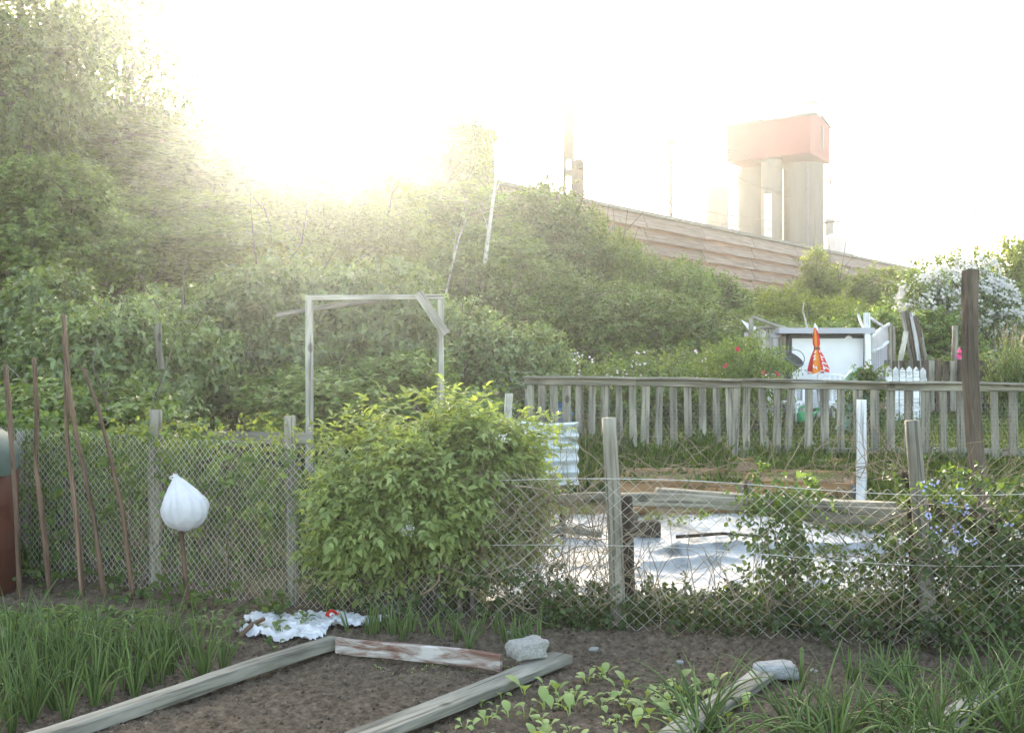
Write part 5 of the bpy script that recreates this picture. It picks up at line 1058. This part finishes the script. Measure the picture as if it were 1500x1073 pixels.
def stone(name, label, c, dims, mat, seed, rz, pn=7):
    import bmesh
    bm = bmesh.new(); bmesh.ops.create_cube(bm, size=2); bmesh.ops.subdivide_edges(bm, edges=bm.edges[:], cuts=9, use_grid_fill=True); r = rs(seed); ph = r.random(12)*6
    for v in bm.verts:
        c_ = v.co; k = (abs(c_.x)**pn+abs(c_.y)**pn+abs(c_.z)**pn)**(1/pn); n_ = c_/k; q = 1+.07*math.sin(c_.x*2.1+ph[0])*math.sin(c_.y*2.6+ph[1])+.05*math.sin(c_.z*3+ph[2]+c_.x*2)+.03*math.sin(c_.x*6+ph[3])*math.sin(c_.y*7+ph[4]+c_.z*5)+(r.random()-.5)*.03
        v.co = n_*.5*q; v.co.x += .10*v.co.z*math.sin(ph[5]); v.co.y += .12*v.co.x*math.sin(ph[6])
    me = bpy.data.meshes.new(name); bm.to_mesh(me); bm.free()
    tag(link(name, me, mat, None, Matrix.Translation(c) @ Matrix.Rotation(rz, 4, 'Z') @ Matrix.Diagonal((*dims, 1))), label, 'stone')
p = gp_(772, 968, .05); stone('stone_block', 'squared grey stone resting on the far end of the wide plank', (p.x, p.y+.05, .105), (.19, .15, .09), MAT['stone'], 5, .5, 9)
p = gp_(1141, 992, .0); stone('field_stone', 'pale rounded stone behind the onion leaves at right', (p.x, p.y+.05, .025), (.22, .14, .085), MAT['white_stone'], 6, .1, 3.5)
r = rs(140)
for k, (px, py, s) in enumerate(((996, 964, .03), (745, 935, .03), (1192, 978, .035), (870, 950, .04))):
    p = gp_(px, py, .0); stone('field_stone', ('small pale pebble on the trodden strip left of the pale stone', 'small stone beside the squared grey block', 'small brown pebble right of the pale rounded stone', 'little clod like stone by the fence foot right of the grey block')[k], (p.x, p.y, zs(p.x, p.y)+s*.1), (s*1.4, s, s*.7), MAT['white_stone' if k in (0,) else 'stone'], 20+k, k, 2.4)
# ---- crumpled plastic sheet with a red printed disc
c = gp_(446, 918); spot = gp_(487, 906); nx = 90; us = np.linspace(-1, 1, nx); U, Vv = np.meshgrid(us, us)
Xc = c.x+.50*U; Yc = c.y+.36*Vv+.03*U; 
Zc = zsoil(Xc, Yc)+.012+.022*np.abs(fbm(U*3.1+Vv, Vv*3.3, 4))*2+.022*np.maximum(0, 1-np.abs(fbm(U*3+Vv+3, Vv*3-U, 3))*8)**1.5+.013*np.maximum(0, 1-np.abs(fbm(U*5-Vv*2, Vv*5+U*2+5, 3))*8)**1.5
V = np.stack([Xc, Yc, Zc], -1).reshape(-1, 3); i = (np.arange(nx-1)[:, None]*nx+np.arange(nx-1)[None]).ravel(); Fc = np.stack([i, i+1, i+nx+1, i+nx], 1)
cu, cv = U.ravel()[Fc].mean(1), Vv.ravel()[Fc].mean(1); th = np.arctan2(cv, cu); rr = np.hypot(cu, cv); lim = .80+.14*np.sin(th*3+.8)+.10*np.sin(th*5+2)+.03*np.sin(th*9)
si = int(np.argmin(np.hypot(Xc-spot.x, Yc-spot.y))); spot = Vector((spot.x, spot.y, float(Zc.ravel()[si])))
MAT['crumpled'] = sheetmat('crumpled_sheet_plastic', [(.40, .41, .42), (.66, .66, .69), (.76, .76, .80)], trans=.15, spot=(tuple(spot), .045, (.62, .03, .02)), scale=4)
o = link('crumpled_sheet', np_mesh('crumpled_sheet', V, Fc[rr < lim]), MAT['crumpled']); tag(o, 'crumpled white plastic sheet with a red printed mark lying on the soil', 'plastic sheet')
a, b = gp_(352, 930, .05), gp_(386, 906, .07); o = log('stick_piece', [a, (a+b)/2+Vector((0, 0, .015)), b], .016, .013, MAT['stick'], n=9, seg=8); tag(o, 'short brown stick lying on the left corner of the crumpled sheet', 'stick')

# ---- onions: one plant built, then copied
def onion_mesh(seed, n, h, bend, rad, fan=.35):
    r = rs(seed); m = MB()
    for k in range(n):
        a = r.random()*6.28; f = r.uniform(.05, fan); d = nrm(np.array((math.cos(a)*f, math.sin(a)*f, 1.))); L = h*r.uniform(.55, 1.1); q = np.array((math.cos(a)*.008, math.sin(a)*.008, -.02)); pts = [q]; bd = bend*r.random()**2*2.2
        for s in range(8):
            t_ = (s+1)/8; d = nrm(d+np.array((math.cos(a), math.sin(a), -.7))*bd*t_*.35+r.normal(size=3)*.02); q = q+d*L/8; q[2] = max(q[2], .01); pts.append(q)
        w0 = rad*r.uniform(.75, 1.2); m.tube(pts, [w0*.9, w0*1.05, w0*1.1, w0*1.05, w0, w0*.85, w0*.62, w0*.38, w0*.08], 6, cap=False)
    return m.mesh('onion_leaves', True)
def plants(name, meshes, mat, spots, labels, cat, group, scale=(.8, 1.15), seed=1):
    r = rs(seed)
    for me in meshes:
        if not me.materials: me.materials.append(mat)
    for k, (x, y, lb) in enumerate(spots):
        o = bpy.data.objects.new(name, meshes[r.integers(len(meshes))]); col.objects.link(o); s = r.uniform(*scale)
        o.location = (x, y, zs(x, y)-.005); o.rotation_euler = (r.normal()*.06, r.normal()*.06, r.random()*6.28); o.scale = (s, s, s*r.uniform(.9, 1.1)); tag(o, lb, cat, group)
om = [onion_mesh(200+k, 7+k % 4, .42, .34, .0047, .42) for k in range(8)]; r = rs(150); sp = []
for row in range(9):
    for k in range(26):
        f = k/25; y = 4.42+row*.168+r.normal()*.045; xr = -2.06+(y-4.47)*.70-.16; x = xr-.03-f*1.9+r.normal()*.04
        if y > 5.55 and x > -1.75: continue
        if y > 5.3 and x > -1.55: continue
        if abs(x/y) < .56: sp.append((x, y, 'young onion plant with upright tubular leaves in the dense bed at lower left'))
plants('onion_plant', om, MAT['onion'], sp, None, 'onion', 'onions in the left bed', (.75, 1.1), 2)
os_ = [onion_mesh(220+k, 5, .20, .3, .0042, .45) for k in range(4)]; sp = []
for k in range(34):
    f = r.random(); x = -1.0+f*1.15; y = 6.02-f*.30+r.random()*.22; sp.append((x, y, 'thin young onion in the row behind the red painted board'))
plants('onion_plant', os_, MAT['onion'], sp, None, 'onion', 'onions behind the red board', (.7, 1.25), 3)
og = [onion_mesh(230+k, 7, .46, .8, .0048, .7) for k in range(6)]; sp = []
for k in range(62):
    y = 4.15+.75*r.random()**1.3; x = r.uniform(.78, 2.0)
    if y > 4.62 and r.random() < .6: continue
    sp.append((x, y, 'onion plant with long drooping leaves between the two planks at lower right'))
for k in range(42):
    y = r.uniform(4.3, 5.3); x = r.uniform(2.0+.25*(y-4.3), 2.9); sp.append((x, y, 'onion plant with long leaves in the lower right corner beyond the last plank'))
plants('onion_plant', og, MAT['onion'], sp, None, 'onion', 'onions at lower right', (.7, 1.1), 4)
od = [onion_mesh(240+k, 12, .26, .35, .0058, .5) for k in range(2)]; sp = [(PX(a, 5.25), 5.25+d, 'thick dark leek clump on bare soil right of the pale stone') for a, d in ((1285, 0), (1300, .06), (1318, -.03), (1330, .08), (1250, .02))]
plants('leek_clump', od, MAT['onion'], sp, None, 'leek', 'leek clumps by the pale stone', (.8, 1.1), 5)
D = 5.2; x = PX(1174, D); m = MB().tube([(x, D, 0), (x+.002, D, .16)], [.011, .010], 10).lathe([(.010, 0), (.012, .006), (.004, .022)], 10, (x+.002, D, .155)); tag(m.build('flower_stalk', MAT['onion'], smooth=True), 'single thick onion flower stalk with a bud beside the pale stone', 'onion stalk')
# ---- seedlings
def seedling_mesh(seed, n, ll, wilt):
    r = rs(seed); V = []; Fs = []
    for k in range(n):
        a = k*2.4+r.random(); L = ll*r.uniform(.7, 1.15); wl = wilt*r.random(); el = 1.1-wl*.3; st = .035+.03*r.random(); d = np.array((math.cos(a)*math.cos(el), math.sin(a)*math.cos(el), math.sin(el))); s = np.array((-math.sin(a), math.cos(a), 0)); q = d*st; o = len(V)
        prof = [(0, .10), (.12, .30), (.3, .46), (.5, .5), (.7, .42), (.88, .25), (1, .04)]; pr_ = 0
        V += [tuple(-s*.0025-UP*.015), tuple(s*.0025-UP*.015)]; Fs.append((o, o+1, o+4, o+2))
        for j, (t_, w_) in enumerate(prof):
            if j: d2 = nrm(d-UP*(t_*(.7+2.0*wl))+np.array((math.cos(a), math.sin(a), 0))*t_*.5); q = q+d2*L*(t_-prof[j-1][0])
            for g, c in ((-1, .20), (0, 0), (1, .20)):
                rip = .05*math.sin(j*2.2+g*1.7+seed); V.append(tuple(q+s*g*w_*L*.62+UP*(c*w_*L*.5+rip*L*.3)))
        for j in range(6):
            b = o+2+j*3; Fs += [(b, b+1, b+4, b+3), (b+1, b+2, b+5, b+4)]
    return MB().add(V, [f for f in Fs]).mesh('seedling_leaves', True)
sm = [seedling_mesh(300+k, (3, 4, 5, 4, 2, 5)[k], (.085, .075, .08, .07, .09, .065)[k], (.0, .3, .9, 1.0, .1, .7)[k]) for k in range(6)]; sp = []; r = rs(160)
for px, py in ((655, 1068), (680, 1045), (712, 1040), (705, 1015), (735, 1005), (745, 1030), (768, 1000), (770, 1030), (790, 1040), (785, 1065), (800, 995), (815, 1000), (825, 1010), (842, 1000), (860, 985), (835, 1030), (865, 1010), (880, 1020), (850, 1065), (905, 1065), (905, 1000), (918, 990), (925, 1020), (945, 1005), (950, 1030), (930, 1045), (965, 995), (955, 1055), (980, 1015), (985, 1040), (1000, 1000), (890, 1045), (1010, 1022), (800, 1060), (735, 1062), (975, 1065), (835, 1052), (1030, 1000), (905, 1035), (1020, 1040)):
    D = CAMZ*F/(py+12-536.5); side = 'beside the wide plank' if px < 800 else ('in the middle of the right bed' if px < 900 else 'next to the long onion leaves')
    sp.append((PX(px, D), D, 'pale green leafy seedling '+side))
for k in range(22):
    D = r.uniform(4.5, 5.35); x = r.uniform(-.45+.9*(D-4.4), 1.15); sp.append((x, D, 'pale green leafy seedling '+('beside the wide plank' if PX(800, D) > x else 'in the middle of the right bed' if PX(900, D) > x else 'next to the long onion leaves')))
plants('seedling', sm, MAT['seedling'], sp, None, 'seedling', 'seedlings in the right bed', (.5, .92), 6)
sp = []
for px, py, lb in ((740, 640, ''),): pass
for k in range(26):
    x = r.uniform(-2.2, -1.25); y = r.uniform(5.75, 6.5); sp.append((x, y, 'small weed on the bare soil left of the crumpled sheet'))
plants('soil_weed', [seedling_mesh(320+k, 6, .045, .5) for k in range(3)], MAT['vine'], sp, None, 'weed', 'weeds near the crumpled sheet', (.6, 1.3), 7)
X = r.uniform(-.75, .05, 260); Y = 5.5+r.normal(size=260)*.10-.12*X; O = np.stack([X, Y, zsoil(X, Y)], 1); O = O[fbm(X*5, Y*5, 3) > -.03]
o = link('sprouts', np_mesh('sprouts', *leaf_geo(np.repeat(O, 2, 0), nrm(rvec(r, len(O)*2)*np.array((1, 1, .2))+UP*.5), nrm(UP+rvec(r, len(O)*2)*.3), .014, .008)), MAT['seedling']); tag(o, 'tiny green sprouts scattered over the bare bed below the red board', 'sprouts'); o['kind'] = 'stuff'
O = np.stack([r.uniform(-3.2, -2.2, 300), r.uniform(5.9, 6.5, 300), np.zeros(300)], 1); O[:, 2] = zsoil(O[:, 0], O[:, 1])+r.random(300)*.05
o = link('cut_greens', np_mesh('cut_greens', *leaf_geo(O, nrm(rvec(r, 300)*np.array((1, 1, .3))), nrm(UP+rvec(r, 300)*.4), r.uniform(.08, .2, 300), .02, LEAF8)), MAT['hedge']); tag(o, 'heap of pale cut leaves lying behind the onion bed', 'cut leaves'); o['kind'] = 'stuff'
n = 5200; O = np.stack([r.uniform(-3.5, 3.2, n), r.uniform(3.9, 6.3, n), np.zeros(n)], 1); O[:, 2] = zsoil(O[:, 0], O[:, 1])+.003
V = []; Fs = []
octa = np.array([(1, 0, 0), (0, 1, 0), (-1, 0, 0), (0, -1, 0), (0, 0, 1), (0, 0, -1.)]); of = np.array([(0, 1, 4), (1, 2, 4), (2, 3, 4), (3, 0, 4), (1, 0, 5), (2, 1, 5), (3, 2, 5), (0, 3, 5)])
sz = r.lognormal(-5.2, .5, n)[:, None, None]; V = O[:, None]+octa[None]*sz*r.uniform(.5, 1.2, (n, 6, 3)); Fc = (of[None]+(np.arange(n)*6)[:, None, None]).reshape(-1, 3)
MAT['crumb'] = surf('soil_crumb', [(.03, .02, .015), (.09, .065, .05), (.26, .21, .17)], scale=9, bump=0, rough=.95, spec=.1)
o = link('soil_crumbs', np_mesh('soil_crumbs', V.reshape(-1, 3), Fc, False), MAT['crumb']); tag(o, 'crumbs and grit scattered over the garden soil', 'soil crumbs'); o['kind'] = 'stuff'

# ---- grass and weeds of the middle ground
def grass(label, seed, n, xr, yr, h, mat, keep=None, wd=.006):
    r = rs(seed); X = r.uniform(*xr, n); Y = r.uniform(*yr, n); k = fbm(X*1.7, Y*1.7, 3) > -.12
    if keep is not None: k &= keep(X, Y)
    X, Y = X[k], Y[k]; O = np.stack([X, Y, terr(X, Y)], 1); d = nrm(UP+rvec(r, len(X))*.45); ln = h*r.uniform(.4, 1.2, len(X))
    o = link('grass', np_mesh('grass', *leaf_geo(O, d, rvec(r, len(X)), ln, wd+ln*.02, LEAF4)), mat); tag(o, label, 'grass'); o['kind'] = 'stuff'
grass('rough dry grass between the white stake and the railing at right', 170, 26000, (2.6, 7.5), (8.6, 12.4), .17, MAT['grass'])
grass('green grass of the far lawn behind the railing', 171, 30000, (.4, 9.5), (11.7, 16.5), .2, MAT['grass'], wd=.009)
grass('long grass and weeds along the foot of the railing at left', 172, 9000, (-.2, 2.2), (9.6, 12.5), .3, MAT['vine'])
grass('tall grass and weeds behind the foot of the fence at right', 176, 6000, (.2, 5), (6.15, 6.95), .12, MAT['vine'])
grass('grass at the left under the hedge', 173, 9000, (-6, .2), (7.6, 10.5), .25, MAT['vine'])
r = rs(174); n = 900; X = r.uniform(-.2, 8.5, n); Y = 11.55-(X)*.12+.25*r.normal(size=n)+.25; O = np.stack([X, Y, terr(X, Y)], 1)
O = np.concatenate([O, np.stack([r.uniform(4.6, 9, 400), r.uniform(13, 14.6, 400), np.zeros(400)], 1)]); O[:, 2] = terr(O[:, 0], O[:, 1])
o = link('leafy_weeds', np_mesh('leafy_weeds', *shoots(r, O, nrm(UP+rvec(r, len(O))*.5), r.uniform(.12, .42, len(O)), 9, .06, .6)), MAT['shrub']); tag(o, 'leafy weeds and vegetables growing along and behind the railing', 'weeds'); o['kind'] = 'stuff'
r = rs(175); n = 420; X = r.uniform(.0, 3.3, n); Y = r.uniform(8.9, 9.6, n); k = fbm(X*2, Y*2, 2) > -.03; X, Y = X[k], Y[k]; O = np.stack([X, Y, terr(X, Y)+.02], 1)
o = link('creeping_weeds', np_mesh('creeping_weeds', *shoots(r, O, nrm(UP*.6+rvec(r, len(O))), .13, 6, .05, .7, tpl=LEAF8)), MAT['yellow']); tag(o, 'creeping light green weeds on the mulch before the raised beds', 'weeds'); o['kind'] = 'stuff'

# ================================================================ HAZE: added air volume standing in for the lens glare
hz = MB().box((0, 80, 30), (640, 640, 72)).build('haze', None); hz['kind'] = 'stuff'; hz['label'] = 'added pale haze over the gardens in place of lens glare'; hz['category'] = 'haze'; hz.display_type = 'WIRE'
m = bpy.data.materials.new('glare_haze'); m.use_nodes = True; t_ = m.node_tree; t_.nodes.clear(); ou = t_.nodes.new('ShaderNodeOutputMaterial'); pv = t_.nodes.new('ShaderNodeVolumePrincipled')
pv.inputs['Color'].default_value = (.91, .95, 1.0, 1); pv.inputs['Density'].default_value = HAZE_DENSITY; pv.inputs['Anisotropy'].default_value = HAZE_G
t_.links.new(pv.outputs[0], ou.inputs['Volume']); hz.data.materials.append(m)
